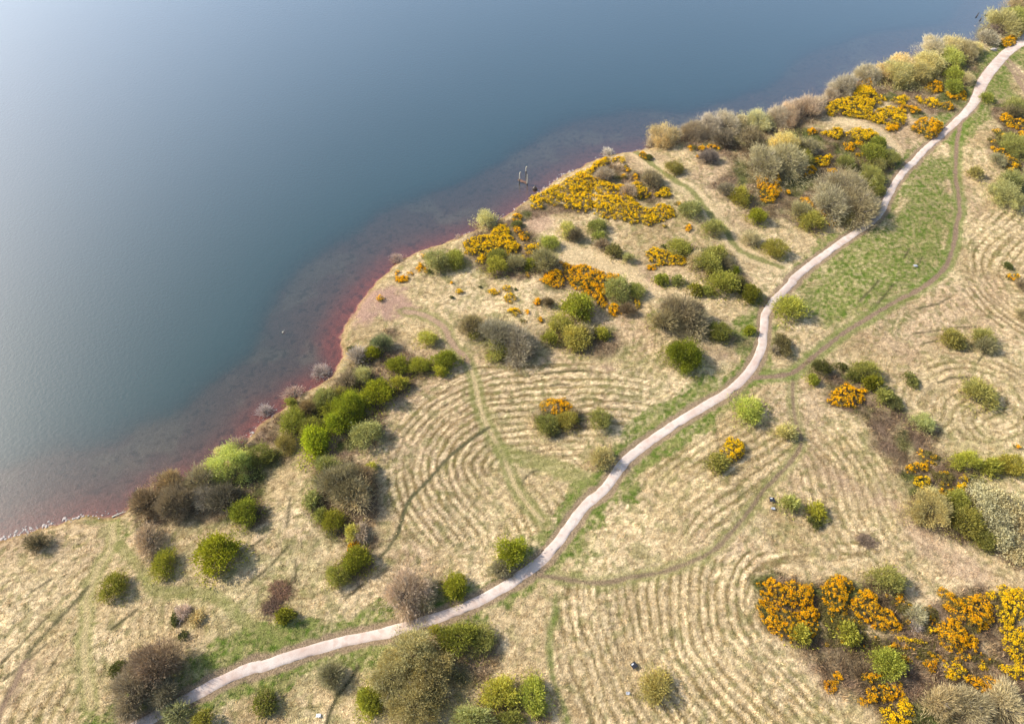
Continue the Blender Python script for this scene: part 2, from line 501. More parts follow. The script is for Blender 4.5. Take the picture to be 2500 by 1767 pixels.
BROWN += [(.85, wl('E', p)) for p in ([(150, 1320), (700, 1200), (1000, 1050), (1180, 940), (1200, 1060), (1050, 1200), (1020, 1500), (900, 1560), (600, 1520), (100, 1480)],
                                     [(1240, 640), (1500, 480), (1600, 320), (1700, 250), (1900, 300), (2300, 380), (2100, 530), (1850, 700), (1760, 960), (1620, 1020), (1400, 1060), (1200, 980), (1120, 800)],
                                     [(1300, 1080), (1620, 1060), (1750, 1200), (1740, 1500), (1650, 1640), (1500, 1600), (1300, 1400)],
                                     [(960, 740), (1130, 720), (1120, 960), (960, 980), (900, 920)], [(1700, 130), (1900, 160), (1980, 260), (1760, 200)])]
BROWN += [(.75, wl('J', p)) for p in ([(900, 310), (1300, 250), (1600, 200), (2004, 110), (2004, 180), (1600, 290), (1560, 360), (1900, 370), (2004, 340), (2004, 1100), (1700, 950), (1450, 1030), (1400, 800), (1150, 680), (1280, 520), (1250, 440), (1050, 460)],
                                     [(170, 540), (330, 470), (530, 560), (720, 700), (780, 800), (640, 850), (400, 760), (240, 640)],
                                     [(860, 1150), (1200, 1200), (1420, 1450), (1300, 1560), (1100, 1480), (950, 1360)])]
BROWN += [(.8, wl('K', p)) for p in ([(420, 800), (680, 640), (1200, 500), (1560, 420), (1620, 470), (1590, 700), (1450, 900), (1100, 990), (1000, 880), (860, 830), (700, 980), (400, 930)],
                                    [(0, 1000), (300, 1040), (800, 1150), (1000, 1260), (880, 1520), (700, 1640), (0, 1640)],
                                    [(1720, 860), (2010, 800), (2040, 1640), (1780, 1500), (1850, 1420), (1700, 1180), (1800, 1040)],
                                    [(1760, 330), (1900, 50), (2040, -60), (2040, 240), (1920, 260), (1830, 340)])]
BROWN += [(.8, wl('I', p)) for p in ([(750, 700), (1050, 560), (1200, 520), (1420, 700), (1600, 850), (1560, 900), (1300, 980), (1000, 1010), (880, 900)], [(1220, 470), (1330, 430), (1600, 420), (1780, 470), (1500, 470), (1270, 500)],
                                    [(1450, 950), (2004, 980), (2004, 1150), (1900, 1280), (1700, 1110), (1420, 1080)])]
BROWN += [(.7, wl('F', p)) for p in ([(620, 100), (780, 110), (1150, 180), (1180, 330), (1050, 420), (850, 380), (760, 260)], [(1180, 150), (1700, 150), (1750, 260), (1650, 340), (1500, 340), (1250, 290)],
                                    [(1130, 720), (1500, 760), (1520, 860), (1300, 900), (1160, 860)])]
BROWN += [(.7, wl('B', p)) for p in ([(1440, 1100), (1700, 1080), (1790, 1200), (1700, 1350), (1560, 1420), (1420, 1400)], [(110, 870), (160, 700), (320, 620), (360, 700), (330, 820), (200, 880)],  # first patch is dark undergrowth with shadow painted into the brown
                                    [(1650, 1350), (2060, 1320), (2110, 1640), (1500, 1640)], [(560, 560), (700, 480), (930, 300), (900, 560), (780, 640)])]
BROWN += [(.55, wl('G', [(560, 150), (860, 170), (990, 260), (900, 320), (700, 260)]))]
PINK = [(1.0, wl('I', [(-60, 1130), (60, 1085), (170, 1075), (290, 1090), (300, 1180), (380, 1260), (360, 1300), (200, 1310), (60, 1340), (-120, 1380), (-160, 1300)])),
        (.6, wl('I', [(1270, 480), (1500, 470), (1500, 600), (1350, 640), (1290, 600)])),
        (.6, wl('J', [(540, 1330), (620, 1330), (680, 1500), (600, 1540)])), (.75, wl('K', [(1740, 760), (1850, 750), (1920, 830), (1880, 880), (1780, 840)])),
        (.5, wl('G', [(620, 280), (760, 270), (880, 320), (840, 370), (700, 360)])), (.5, wl('F', [(1560, 400), (1750, 390), (1720, 450), (1560, 450)])),
        (.4, wl('D', [(1100, 60), (1300, 250), (1650, 450), (1900, 640), (1600, 640), (1350, 520), (1150, 300)])),
        (.4, wl('A', [(150, 1250), (260, 1130), (420, 1100), (300, 1300), (120, 1500), (60, 1500)])),
        (.45, wl('H', [(160, 1180), (260, 1180), (1000, 1600), (700, 1600)])), (.45, wl('D', [(560, 1180), (620, 1250), (700, 1400), (640, 1420), (420, 1150)]))]

# furrow guides: (guide polyline, max distance, period, polygon that limits it, strength)
FUR = [
    (smooth(wl('F', [(2000, 470), (1700, 400), (1400, 395), (1100, 420), (760, 450), (560, 540), (380, 640), (230, 800), (120, 980), (90, 1150), (130, 1350), (230, 1560), (400, 1750)]), 2), 60, 2.15,
     wl('F', [(700, 400), (1100, 400), (1500, 370), (1900, 420), (2000, 600), (1900, 780), (1500, 960), (1480, 1150), (1350, 1400), (1150, 1620), (700, 1700), (250, 1640), (100, 1300), (60, 1050), (200, 800), (400, 600)]), 1.0),
    (smooth(wl('D', [(1500, 300), (1100, 420), (700, 460), (400, 470), (150, 520), (50, 650), (50, 850), (140, 1000), (260, 1120), (480, 1340), (820, 1640), (1000, 1800)]), 2), 58, 2.1,
     wl('C', [(480, 640), (900, 640), (1300, 560), (1700, 420), (2050, 420), (2750, 300), (2700, 460), (1850, 560), (1850, 850), (2000, 1150), (2200, 1350), (2650, 1700), (700, 1700), (420, 1200), (430, 800)]), 1.05),
    (smooth(wl('L', [(2100, 520), (1950, 640), (1800, 760), (1720, 880), (1740, 1000), (1850, 1150), (2000, 1260), (2200, 1350)]), 2), 26, 2.4,
     wl('L', [(1500, 500), (2100, 420), (2150, 1500), (1800, 1400), (1500, 1150), (1560, 800)]), .95),
    (PATH, 45, 2.3, wl('G', [(0, 1300), (500, 880), (900, 620), (1200, 520), (1230, 780), (1280, 920), (1000, 1280), (750, 1640), (0, 1640)]), .75),
    (smooth(multi([('H', [(250, 560), (560, 840), (780, 1060), (900, 1250), (1010, 1500)]), ('D', [(1240, 220), (1500, 360), (1900, 540)])]), 2), 60, 2.3,
     multi([('H', [(150, 600), (330, 640), (560, 840), (760, 1060), (880, 1250), (980, 1500)]), ('D', [(1200, 220), (1480, 380), (2000, 640), (1400, 560), (900, 460), (400, 430), (150, 300), (300, 0)]), ('G', [(1310, 1050), (1340, 900), (1270, 760)])]), .6),
    (T6B, 60, 2.6, wl('A', [(0, 380), (600, 260), (620, 700), (560, 1300), (500, 1640), (-200, 1640), (-200, 500)]), .65),
    (T6, 60, 2.4, wl('A', [(640, 700), (1000, 760), (1500, 800), (1900, 1050), (1300, 1350), (700, 1550), (620, 1000)]), .3),
    (smooth(wl('M', [(500, 1100), (450, 1300), (420, 1500), (300, 1700)]), 1), 30, 2.2, wl('M', [(0, 1250), (480, 1250), (700, 1400), (650, 1700), (0, 1700)]), .4),
    (smooth(wl('H', [(1150, 780), (1200, 650), (1350, 560), (1600, 540), (1850, 640), (1900, 850), (1700, 950)]), 1), 25, 2.3, wl('H', [(900, 560), (1300, 400), (2000, 450), (2000, 1050), (1400, 1050), (1000, 800)]), .7),
    (T8, 30, 2.4, wl('J', [(450, 440), (700, 480), (1100, 700), (1300, 1000), (1700, 1300), (1650, 1420), (1200, 1180), (1000, 950), (800, 760)]), .45),
]

STRAW = np.array((.61, .465, .265)); STRAW2 = np.array((.74, .575, .345)); OCHRE = np.array((.30, .20, .085))
GRN = np.array((.10, .16, .022)); GRN2 = np.array((.235, .245, .075)); DIRT = np.array((.36, .25, .17)); PINKC = np.array((.44, .285, .21))
BRN = np.array((.125, .092, .055)); BRN2 = np.array((.20, .14, .095)); DARK = np.array((.075, .07, .035))


def lerp(a, b, f):
    return a + (b - a) * np.asarray(f)[:, None]


def ground(px, py, d, fine=True):
    """surface colour of the meadow with shade between tufts painted in, plus grass amount and bramble amount"""
    n = len(px)
    nb = fbm(px, py, 26, 11, 3); nm = fbm(px, py, 7, 12, 3); ns = fbm(px, py, 1.7, 13, 3)
    wx = px + 1.3 * (vn(px, py, 2.6, 21) - .5); wy = py + 1.3 * (vn(px, py, 2.6, 22) - .5)
    nf = vn(wx * 1.0, wy * 1.7, .55, 14)
    col = lerp(np.tile(STRAW, (n, 1)), STRAW2, sstep(.42, .66, nm))
    col = lerp(col, OCHRE, sstep(.55, .75, fbm(px, py, 15, 15, 3)) * .35)
    col = lerp(col, PINKC, sstep(.55, .72, fbm(px, py, 19, 16, 3)) * .35)
    col = lerp(col, GRN2, sstep(.50, .70, .5 * nb + .5 * ns) * .4)
    # furrows
    wob = 1.9 * (vn(px, py, 13, 41) - .5) + .6 * (vn(px, py, 3.2, 45) - .5) + .4 * (vn(px, py, 1.1, 42) - .5)
    fur = np.zeros(n); tang = np.full(n, 99.0)
    for gd, mx, per, lim, st in FUR:
        m = inside(px, py, lim)
        if not m.any(): continue
        dd, an_, sl_ = seg_along(px[m], py[m], gd[::2] if len(gd) > 40 else gd)
        tang[m] = an_
        stk = vn(sl_, dd * 9, 2.6, 47); stk2 = vn(sl_, dd * 5, 1.3, 48)
        ph = (dd + wob[m]) / (per * .78)
        wv = np.clip(.5 + .5 * np.sin(2 * PI * ph) + .45 * (stk - .5) + .18 * np.sin(2 * PI * ph * 2.37 + 1), 0, 1)
        brk = sstep(.25, .55, vn(px[m], py[m], 8, 43))
        stg = st * (.30 + .62 * brk) * (.7 + .5 * vn(px[m], py[m], 3.5, 46))
        gmix = sstep(.66, .92, wv) * stg
        pm = sstep(.42, .12, wv) * stg
        c = lerp(col[m], GRN2 * .95, gmix * (.25 + .45 * vn(px[m], py[m], 5, 44)))
        c = lerp(c, OCHRE * .66, gmix * .7)
        c = lerp(c, STRAW2 * 1.04, np.clip(pm, 0, 1) * .9)
        c = c * (1 + st * (.62 * (stk - .5) + .35 * (stk2 - .5)))[:, None]
        col[m] = c
        fur[m] = np.maximum(fur[m], (.5 - wv) * stg)
    # fibrous tussocks, dark shade between tufts put into the colour
    if fine:
        col = col * (.60 + .66 * nf)[:, None]
    rdg = np.abs(vn(wx * .8 + 2 * vn(px, py, 4, 27), wy * 1.3, .95, 28) - .5) * 2
    col = lerp(col, OCHRE * .8, sstep(.24, .02, rdg) * .5)
    col = lerp(col, GRN2 * .7, sstep(.62, .78, vn(wx, wy, .9, 17)) * .5 * sstep(.3, .55, nm + .1))
    grass = .55 + .45 * vn(px, py, 3, 18)
    # pink bare soil
    for s, pl in PINK:
        f = sstep(-1.5, 1.5, poly_sd(px, py, pl) + (ns - .5) * 4) * s
        f = f * (.55 + .6 * sstep(.35, .6, nm)) if s < .9 else f * (.72 + .28 * sstep(.3, .5, ns))
        col = lerp(col, PINKC, np.clip(f, 0, 1)); grass = grass * (1 - .7 * np.clip(f, 0, 1))
    # green
    gg = np.zeros(n)
    for s, pl in GREEN:
        f = sstep(-3.5, 3.5, poly_sd(px, py, pl) + (nm - .5) * 9) * s
        gg = np.maximum(gg, f)
    dp = line_d(px, py, PATH, 12)
    vw = 2.6 + 3.2 * sstep(.35, .7, fbm(px, py, 12, 19, 2))
    verge = sstep(vw + 1.6, vw - .6, dp + (ns - .5) * 3.2 + (nm - .5) * 2) * (.6 + .4 * sstep(.3, .55, nb))
    gg = np.maximum(gg, verge * 1.15)
    thr = sstep(.30, .62, 1.0 - (.45 * ns + .35 * nm + .2 * nf) * 1.05 + (gg - .6) * .75)
    fine_ = vn(wx * 1.3, wy, .7, 29)
    gmask = np.clip(gg * 1.15, 0, 1) * np.clip(thr, 0, 1) * (.55 + .42 * sstep(.3, .6, fine_))
    gcol = lerp(np.tile(GRN, (n, 1)), GRN2, sstep(.2, .7, nf))
    col = lerp(col, gcol, gmask)
    # brown scrub floor
    br = np.zeros(n)
    for s, pl in BROWN:
        f = sstep(-1.5, 1.5, poly_sd(px, py, pl) + (nm - .5) * 6) * s
        br = np.maximum(br, f)
    bcol = lerp(np.tile(BRN, (n, 1)), BRN2, sstep(.35, .65, nm))
    bcol = lerp(bcol, GRN * .8, sstep(.5, .7, fbm(px, py, 5, 24, 3)) * .7)
    bcol = lerp(bcol, STRAW * .8, sstep(.58, .75, fbm(px, py, 3, 25, 3)) * .5)
    col = lerp(col, bcol, np.clip(br * 1.15, 0, 1) * (.75 + .25 * sstep(.35, .55, ns)))

    # trails
    def trail(pl, wd, c, s, edge=.5):
        nonlocal col, grass, br
        dd = line_d(px, py, pl, 6)
        f = sstep(wd + edge, wd - edge * .3, dd + ((ns - .5) * 1.0 + (nf - .5) * .35) * min(1, wd * 1.3)) * s
        col = lerp(col, c, f); grass = grass * (1 - f); br = br * (1 - f)
    for pl in CREASE:
        trail(pl, .16, DARK, .75, .3)
    trail(T12, 3.2, STRAW2, .5, 1.2)
    trail(T8, 2.2, STRAW2, .5, 1.0); trail(T8, .7, GRN2 * .85, .85)
    trail(T13, 2.0, STRAW2, .6, 1.0)
    trail(T3, 1.3, GRN2 * .9, .65, .7); trail(T3, .3, STRAW * .95, .8, .4)
    trail(T3[:12], .5, PINKC * .9, .75, .6)
    trail(T4, 1.5, GRN2 * .95, .65, 1.0)
    trail(T5, .22, DARK * 1.5, .95, .35); trail(T5B, .2, DARK * 1.5, .9, .35)
    trail(T6, 1.1, GRN2, .6, .8); trail(T6, .4, STRAW, .55)
    trail(T6B, .3, DARK * 1.5, .85, .4); trail(T6B[len(T6B) * 2 // 3:], .35, PINKC * .95, .5, .5)
    trail(T7, .9, GRN2 * .9, .65, .6)
    trail(T9, .25, DARK, .95, .35)
    trail(T10, .25, GRN * 1.0, .6, .5); trail(T10B, .2, GRN * 1.0, .5, .45)
    trail(T11, .7, DIRT, .8); trail(T11B, .6, DIRT, .75)
    trail(T2, 1.0, GRN2, .5, .7); trail(T2, .26, DIRT * .66, .85, .4)
    trail(T1, 1.4, GRN * 1.25, .6, .9); trail(T1, .40, DIRT * .8, 1.0, .35)
    # path margin
    f = sstep(2.15, 1.5, dp + (ns - .5) * .9)
    col = lerp(col, DIRT * .92, f * .85); grass = grass * (1 - sstep(2.2, 1.5, dp)); br = br * (1 - sstep(2.4, 1.6, dp))
    # bank edge and bed
    bank = sstep(1.6, .5, d) * (d > 0)
    col = lerp(col, OCHRE * 1.05, bank * .55)
    col = lerp(col, np.array((.28, .16, .12)), sstep(.45, .1, d) * (d > -0.2))
    dw = np.maximum(-d, 0)
    red = np.array((.30, .10, .07)); mud = np.array((.185, .118, .088)); sand = np.array((.25, .205, .14))
    # red sediment is strongest around the point
    rk = np.exp(-((px - PTX) ** 2 + (py - PTY) ** 2) / (2 * 34.0 ** 2))
    redness = np.clip(sstep(9, 0.0, dw) * (.42 + .8 * rk), 0, 1)
    bed = lerp(np.tile(mud, (n, 1)), red, redness)
    bed = lerp(bed, sand, sstep(.5, .7, fbm(px, py, 9, 51, 3)) * sstep(3, 8, dw) * .8)
    bed = bed * (.86 + .28 * vn(px, py, .8, 52))[:, None]
    bed = lerp(bed, mud * .35, sstep(.70, .84, vn(wx, wy, .9, 53)) * .55)
    w_ = (d < 0).astype(float)
    col = lerp(col, bed, w_)
    grass = grass * sstep(.2, .8, d); br = br * sstep(.3, 1.5, d)
    return col, grass, br, gmask, fur, tang


PTX, PTY = flat('E', 1530, 300)

# ------------------------------------------------------------------ terrain sheet (meadow, bank and lake bed in one)
def lines(segs):
    out = []
    for a, b, st in segs:
        out.append(np.arange(a, b, st))
    return np.concatenate(out)


xs = lines([(-1200, -300, 60), (-300, -110, 8), (-110, 205, .36), (205, 330, 4), (330, 1500, 60)])
ys = lines([(-400, -20, 30), (-20, 12, 3), (12, 120, .34), (120, 200, .42), (200, 285, .55), (285, 400, 6), (400, 1600, 60)])
gx, gy = np.meshgrid(xs, ys, indexing='ij')
nx, ny = gx.shape
gx = gx.ravel(); gy = gy.ravel()
dd = shore_d(gx, gy)
zz = land_h(gx, gy, dd)
act = dd > -30
col = np.tile(np.array((.12, .1, .08)), (len(gx), 1)); gr = np.zeros(len(gx)); fu = np.zeros(len(gx)); brm = np.zeros(len(gx)); gm = np.zeros(len(gx))
c_, g_, b_, m_, f_, t_ = ground(gx[act], gy[act], dd[act])
col[act] = c_; gr[act] = g_; fu[act] = f_; brm[act] = b_; gm[act] = m_
relief = (np.abs(vn(gx + 1.5 * vn(gx, gy, 3, 61), gy, 1.0, 62) - .5) * -.14 + .08 + (vn(gx, gy, .62, 63) - .5) * .2 + fu * .05) * gr * sstep(.5, 2.5, dd)
zz = zz + relief
idx = np.arange(nx * ny).reshape(nx, ny)
q = np.stack([idx[:-1, :-1], idx[1:, :-1], idx[1:, 1:], idx[:-1, 1:]], -1).reshape(-1, 4)
keep = (dd[q].max(1) > -32)
q = q[keep]
used = np.unique(q); remap = np.zeros(nx * ny, np.int64); remap[used] = np.arange(len(used))
m, t, out = newmat("meadow_ground")
a = N(t, "ShaderNodeAttribute", attribute_name='col')
tc = N(t, "ShaderNodeTexCoord")
n1 = N(t, "ShaderNodeTexNoise", i_Scale=2.6, i_Detail=5.0, i_Distortion=2.2)
n2 = N(t, "ShaderNodeTexNoise", i_Scale=7.0, i_Detail=3.0)
t.links.new(tc.outputs['Object'], n1.inputs['Vector']); t.links.new(tc.outputs['Object'], n2.inputs['Vector'])
v = N(t, "ShaderNodeVectorMath", operation='SCALE')
t.links.new(a.outputs['Color'], v.inputs[0]); t.links.new(maprange(t, n1.outputs[0], .36, .64, .55, 1.28), v.inputs['Scale'])  # low spots of the bump noise painted darker, like shade between tufts
p = N(t, "ShaderNodeBsdfDiffuse")
t.links.new(v.outputs[0], p.inputs[0])
b = N(t, "ShaderNodeBump"); b.inputs['Strength'].default_value = .8; b.inputs['Distance'].default_value = .3
t.links.new(n1.outputs[0], b.inputs['Height']); t.links.new(b.outputs[0], p.inputs['Normal'])
t.links.new(p.outputs[0], out.inputs[0])
V = np.stack([gx, gy, zz], 1)[used]
me = mesh_np("ground", V, remap[q], m, {'col': col[used]}, True)
link("ground", me, kind='structure')

# ------------------------------------------------------------------ grass blades (stuff)
rng = np.random.default_rng(5)


def scatter_blades(name, ntuft, per, hmin, hmax, wmin, wmax, spread, sel, colf, lean, label, cat):
    # candidates denser near the camera side of the meadow
    px = rng.uniform(-105, 200, ntuft); py = 18 + (262 - 18) * rng.random(ntuft) ** 1.45
    d = shore_d(px, py); k = d > .3
    px, py, d = px[k], py[k], d[k]
    cl, g, b_, gm_, f, tg = ground(px, py, d)
    k = rng.random(len(px)) < sel(g, b_, f)
    px, py, cl, b_, gm_, tg = px[k], py[k], cl[k], b_[k], gm_[k], tg[k]
    z = land_h(px, py)
    # wind-laid direction field
    th = 2 * PI * vn(px, py, 2.2, 71) * 1.6 + 4 * vn(px, py, 14, 72)
    n = len(px) * per
    th = np.where(tg < 50, tg + .9 * (vn(px, py, 3, 73) - .5), th)
    P = np.repeat(np.stack([px, py, z - .04], 1), per, 0) + np.c_[rng.normal(0, spread, (n, 2)), np.zeros(n)]
    th = np.repeat(th, per) + rng.normal(0, .7, n)
    up = rng.uniform(lean[0], lean[1], n)
    D = unit(np.c_[np.cos(th), np.sin(th), up])
    L = rng.uniform(hmin, hmax, n); Wd = rng.uniform(wmin, wmax, n)
    V, Fc = leaves(P, D, L, Wd, rng)
    cc = np.repeat(cl, per, 0) * (.52 + 1.08 * rng.random(n) ** .8)[:, None]
    cc = colf(cc, rng, np.repeat(b_, per))
    me = mesh_np(name, V, Fc, M_BLADE, {'col': np.repeat(cc, 4, 0)})
    link(name, me, kind='stuff', label=label, category=cat)


m, t, out = newmat("blade"); M_BLADE = m
a = N(t, "ShaderNodeAttribute", attribute_name='col')
d_ = N(t, "ShaderNodeBsdfDiffuse"); tr = N(t, "ShaderNodeBsdfTranslucent"); mx = N(t, "ShaderNodeMixShader"); mx.inputs[0].default_value = .25
t.links.new(a.outputs['Color'], d_.inputs[0]); t.links.new(a.outputs['Color'], tr.inputs[0])
t.links.new(d_.outputs[0], mx.inputs[1]); t.links.new(tr.outputs[0], mx.inputs[2]); t.links.new(mx.outputs[0], out.inputs[0])

scatter_blades("grass", 270000, 4, .28, .62, .045, .10, .20, lambda g, b, f: g * (1 - .5 * b) * (.75 + f),
               lambda c, r, b: c * np.array((1.05, 1.03, 1.0)), (.12, .75), "dry straw coloured tussock grass with green patches covering the lakeside meadow", "grass")
scatter_blades("bramble_scrub", 190000, 6, .4, 1.25, .04, .11, .35, lambda g, b, f: sstep(.25, .8, b),
               lambda c, r, b: c * np.array((1.05, .98, .92)) * r.uniform(.4, 1.6, len(c))[:, None], (.3, 1.4), "low tangled brown bramble and dead stems between the bushes", "undergrowth")

# ------------------------------------------------------------------ gravel path
def ribbon(name, pl, half, mat, step=.5, wj=.33, lift=.05):
    P = np.array(pl); s = np.r_[0, np.cumsum(np.linalg.norm(np.diff(P, axis=0), axis=1))]
    k = np.arange(0, s[-1], step)
    X = np.interp(k, s, P[:, 0]); Y = np.interp(k, s, P[:, 1])
    ker = np.ones(13) / 13
    X[6:-6] = np.convolve(X, ker, 'valid'); Y[6:-6] = np.convolve(Y, ker, 'valid')
    T = unit(np.stack([np.gradient(X), np.gradient(Y)], 1)); Nn = np.stack([-T[:, 1], T[:, 0]], 1)
    hw = half(k) if callable(half) else np.full(len(k), half)
    cr = np.array([-1, -.8, -.4, 0, .4, .8, 1])
    jl = (fbm(k, k * 0, 2.2, 81, 3) - .5) * 2 * wj; jr = (fbm(k, k * 0, 2.2, 85, 3) - .5) * 2 * wj
    off = cr[None, :] * hw[:, None]; off[:, 0] -= jl; off[:, -1] += jr
    xx = X[:, None] + Nn[:, 0:1] * off; yy = Y[:, None] + Nn[:, 1:2] * off
    z = land_h(xx.ravel(), yy.ravel()).reshape(xx.shape) + lift + .05 * (1 - cr[None, :] ** 2)
    z[:, 0] -= .09; z[:, -1] -= .09
    V = np.stack([xx, yy, z], -1).reshape(-1, 3)
    n, m_ = xx.shape; ix = np.arange(n * m_).reshape(n, m_)
    q = np.stack([ix[:-1, :-1], ix[:-1, 1:], ix[1:, 1:], ix[1:, :-1]], -1).reshape(-1, 4)
    link(name, mesh_np(name, V, q, mat, None, True), kind='structure')


m, t, out = newmat("gravel"); M_GRAVEL = m
tc = N(t, "ShaderNodeTexCoord")
na = N(t, "ShaderNodeTexNoise", i_Scale=.22, i_Detail=4.0); nb_ = N(t, "ShaderNodeTexNoise", i_Scale=6.0, i_Detail=4.0); nc = N(t, "ShaderNodeTexNoise", i_Scale=.9, i_Detail=3.0)
for z_ in (na, nb_, nc): t.links.new(tc.outputs['Object'], z_.inputs['Vector'])
c = mixc(t, maprange(t, na.outputs[0], .38, .62, 0, 1), (.58, .455, .395), (.69, .60, .54))
c = mixc(t, maprange(t, nc.outputs[0], .48, .66, 0, .62), c, (.50, .34, .27))
c = mixc(t, maprange(t, nb_.outputs[0], .3, .7, 0, .6), c, (.44, .37, .32))
p = N(t, "ShaderNodeBsdfDiffuse"); t.links.new(c, p.inputs[0])
b = N(t, "ShaderNodeBump"); b.inputs['Strength'].default_value = .25; b.inputs['Distance'].default_value = .05
t.links.new(nb_.outputs[0], b.inputs['Height']); t.links.new(b.outputs[0], p.inputs['Normal']); t.links.new(p.outputs[0], out.inputs[0])


def pathw(k):
    tot = sum(math.dist(a, b) for a, b in zip(PATH[:-1], PATH[1:]))
    return .98 + .8 * sstep(tot - 95, tot - 50, k)


ribbon("path", PATH, pathw, M_GRAVEL)
ribbon("path", SPUR, 1.6, M_GRAVEL, lift=.058)

# ------------------------------------------------------------------ water
xs = lines([(-2600, -400, 200), (-400, -110, 10), (-110, 200, 1.1), (200, 400, 10), (400, 2600, 200)])
ys = lines([(-400, 20, 20), (20, 300, 1.1), (300, 500, 10), (500, 4200, 200)])
gx, gy = np.meshgrid(xs, ys, indexing='ij'); nx, ny = gx.shape; gx = gx.ravel(); gy = gy.ravel()
dd = shore_d(gx, gy)
dep = np.maximum(-land_h(gx, gy, dd), 0)
dep = np.where(dd < -30, 8, dep)
idx = np.arange(nx * ny).reshape(nx, ny)
q = np.stack([idx[:-1, :-1], idx[1:, :-1], idx[1:, 1:], idx[:-1, 1:]], -1).reshape(-1, 4)
q = q[dd[q].min(1) < 2.5]
used = np.unique(q); remap = np.zeros(nx * ny, np.int64); remap[used] = np.arange(len(used))
m, t, out = newmat("lake_water")
a = N(t, "ShaderNodeAttribute", attribute_name='depth')
ex = N(t, "ShaderNodeMath", operation='MULTIPLY'); t.links.new(a.outputs['Fac'], ex.inputs[0]); ex.inputs[1].default_value = -.8
e2 = N(t, "ShaderNodeMath", operation='EXPONENT'); t.links.new(ex.outputs[0], e2.inputs[0])     # light that comes back from the bed
tp = N(t, "ShaderNodeBsdfTransparent"); tp.inputs[0].default_value = (.93, .88, .88, 1)
tc = N(t, "ShaderNodeTexCoord")
nl = N(t, "ShaderNodeTexNoise", i_Scale=.012, i_Detail=2.0)
t.links.new(tc.outputs['Object'], nl.inputs['Vector'])
cw = mixc(t, maprange(t, nl.outputs[0], .4, .6, 0, 1), (.010, .043, .047), (.013, .047, .053))
df = N(t, "ShaderNodeBsdfDiffuse"); t.links.new(cw, df.inputs[0])
mx = N(t, "ShaderNodeMixShader"); t.links.new(e2.outputs[0], mx.inputs[0]); t.links.new(df.outputs[0], mx.inputs[1]); t.links.new(tp.outputs[0], mx.inputs[2])
gl = N(t, "ShaderNodeBsdfGlossy"); gl.inputs['Roughness'].default_value = .16
lw = N(t, "ShaderNodeLayerWeight"); lw.inputs['Blend'].default_value = .5
pw = N(t, "ShaderNodeMath", operation='POWER'); t.links.new(lw.outputs['Facing'], pw.inputs[0]); pw.inputs[1].default_value = 2.4
fr = N(t, "ShaderNodeMath", operation='MULTIPLY_ADD'); t.links.new(pw.outputs[0], fr.inputs[0]); fr.inputs[1].default_value = 1.95; fr.inputs[2].default_value = .02
r1 = N(t, "ShaderNodeTexNoise", i_Scale=1.3, i_Detail=3.0, i_Distortion=.5)
t.links.new(tc.outputs['Object'], r1.inputs['Vector'])
bp = N(t, "ShaderNodeBump"); bp.inputs['Strength'].default_value = .07; bp.inputs['Distance'].default_value = .3
t.links.new(r1.outputs[0], bp.inputs['Height'])
t.links.new(bp.outputs[0], gl.inputs['Normal']); t.links.new(bp.outputs[0], lw.inputs['Normal'])
m2 = N(t, "ShaderNodeMixShader"); t.links.new(fr.outputs[0], m2.inputs[0]); t.links.new(mx.outputs[0], m2.inputs[1]); t.links.new(gl.outputs[0], m2.inputs[2])
t.links.new(m2.outputs[0], out.inputs[0])
me = mesh_np("water", np.stack([gx, gy, gx * 0], 1)[used], remap[q], m, {'depth': dep[used]}, True)
link("water", me, kind='structure')

# ------------------------------------------------------------------ haze over the whole place
def haze_box():
    x0, x1, y0, y1, z0, z1 = -2700, 2700, -500, 4400, -9, 124
    V = np.array([(x, y, z) for z in (z0, z1) for y in (y0, y1) for x in (x0, x1)])
    q = np.array([(0, 2, 3, 1), (4, 5, 7, 6), (0, 1, 5, 4), (2, 6, 7, 3), (0, 4, 6, 2), (1, 3, 7, 5)])
    m, t, out = newmat("haze")
    pv = t.nodes.new("ShaderNodeVolumePrincipled")
    pv.inputs['Color'].default_value = (.93, .95, 1, 1)
    pv.inputs['Density'].default_value = HAZE
    pv.inputs['Anisotropy'].default_value = .6
    t.links.new(pv.outputs[0], out.inputs['Volume'])
    link("haze", mesh_np("haze", V, q, m), kind='stuff')


HAZE = .00008
haze_box()

# ------------------------------------------------------------------ shrubs
_cache = {}


def dome_lobes(rng, n, spread=.62):
    """lobe centres and radii that together make an uneven dome of radius ~1, height ~1"""
    c = []
    c.append((0, 0, .45, .52))
    for i in range(n):
        a = rng.uniform(0, 2 * PI); r = spread * math.sqrt(rng.uniform(.15, 1)); z = rng.uniform(.16, .72) * (1 - .45 * r)
        c.append((r * math.cos(a), r * math.sin(a), z, rng.uniform(.22, .40)))
    return np.array(c)


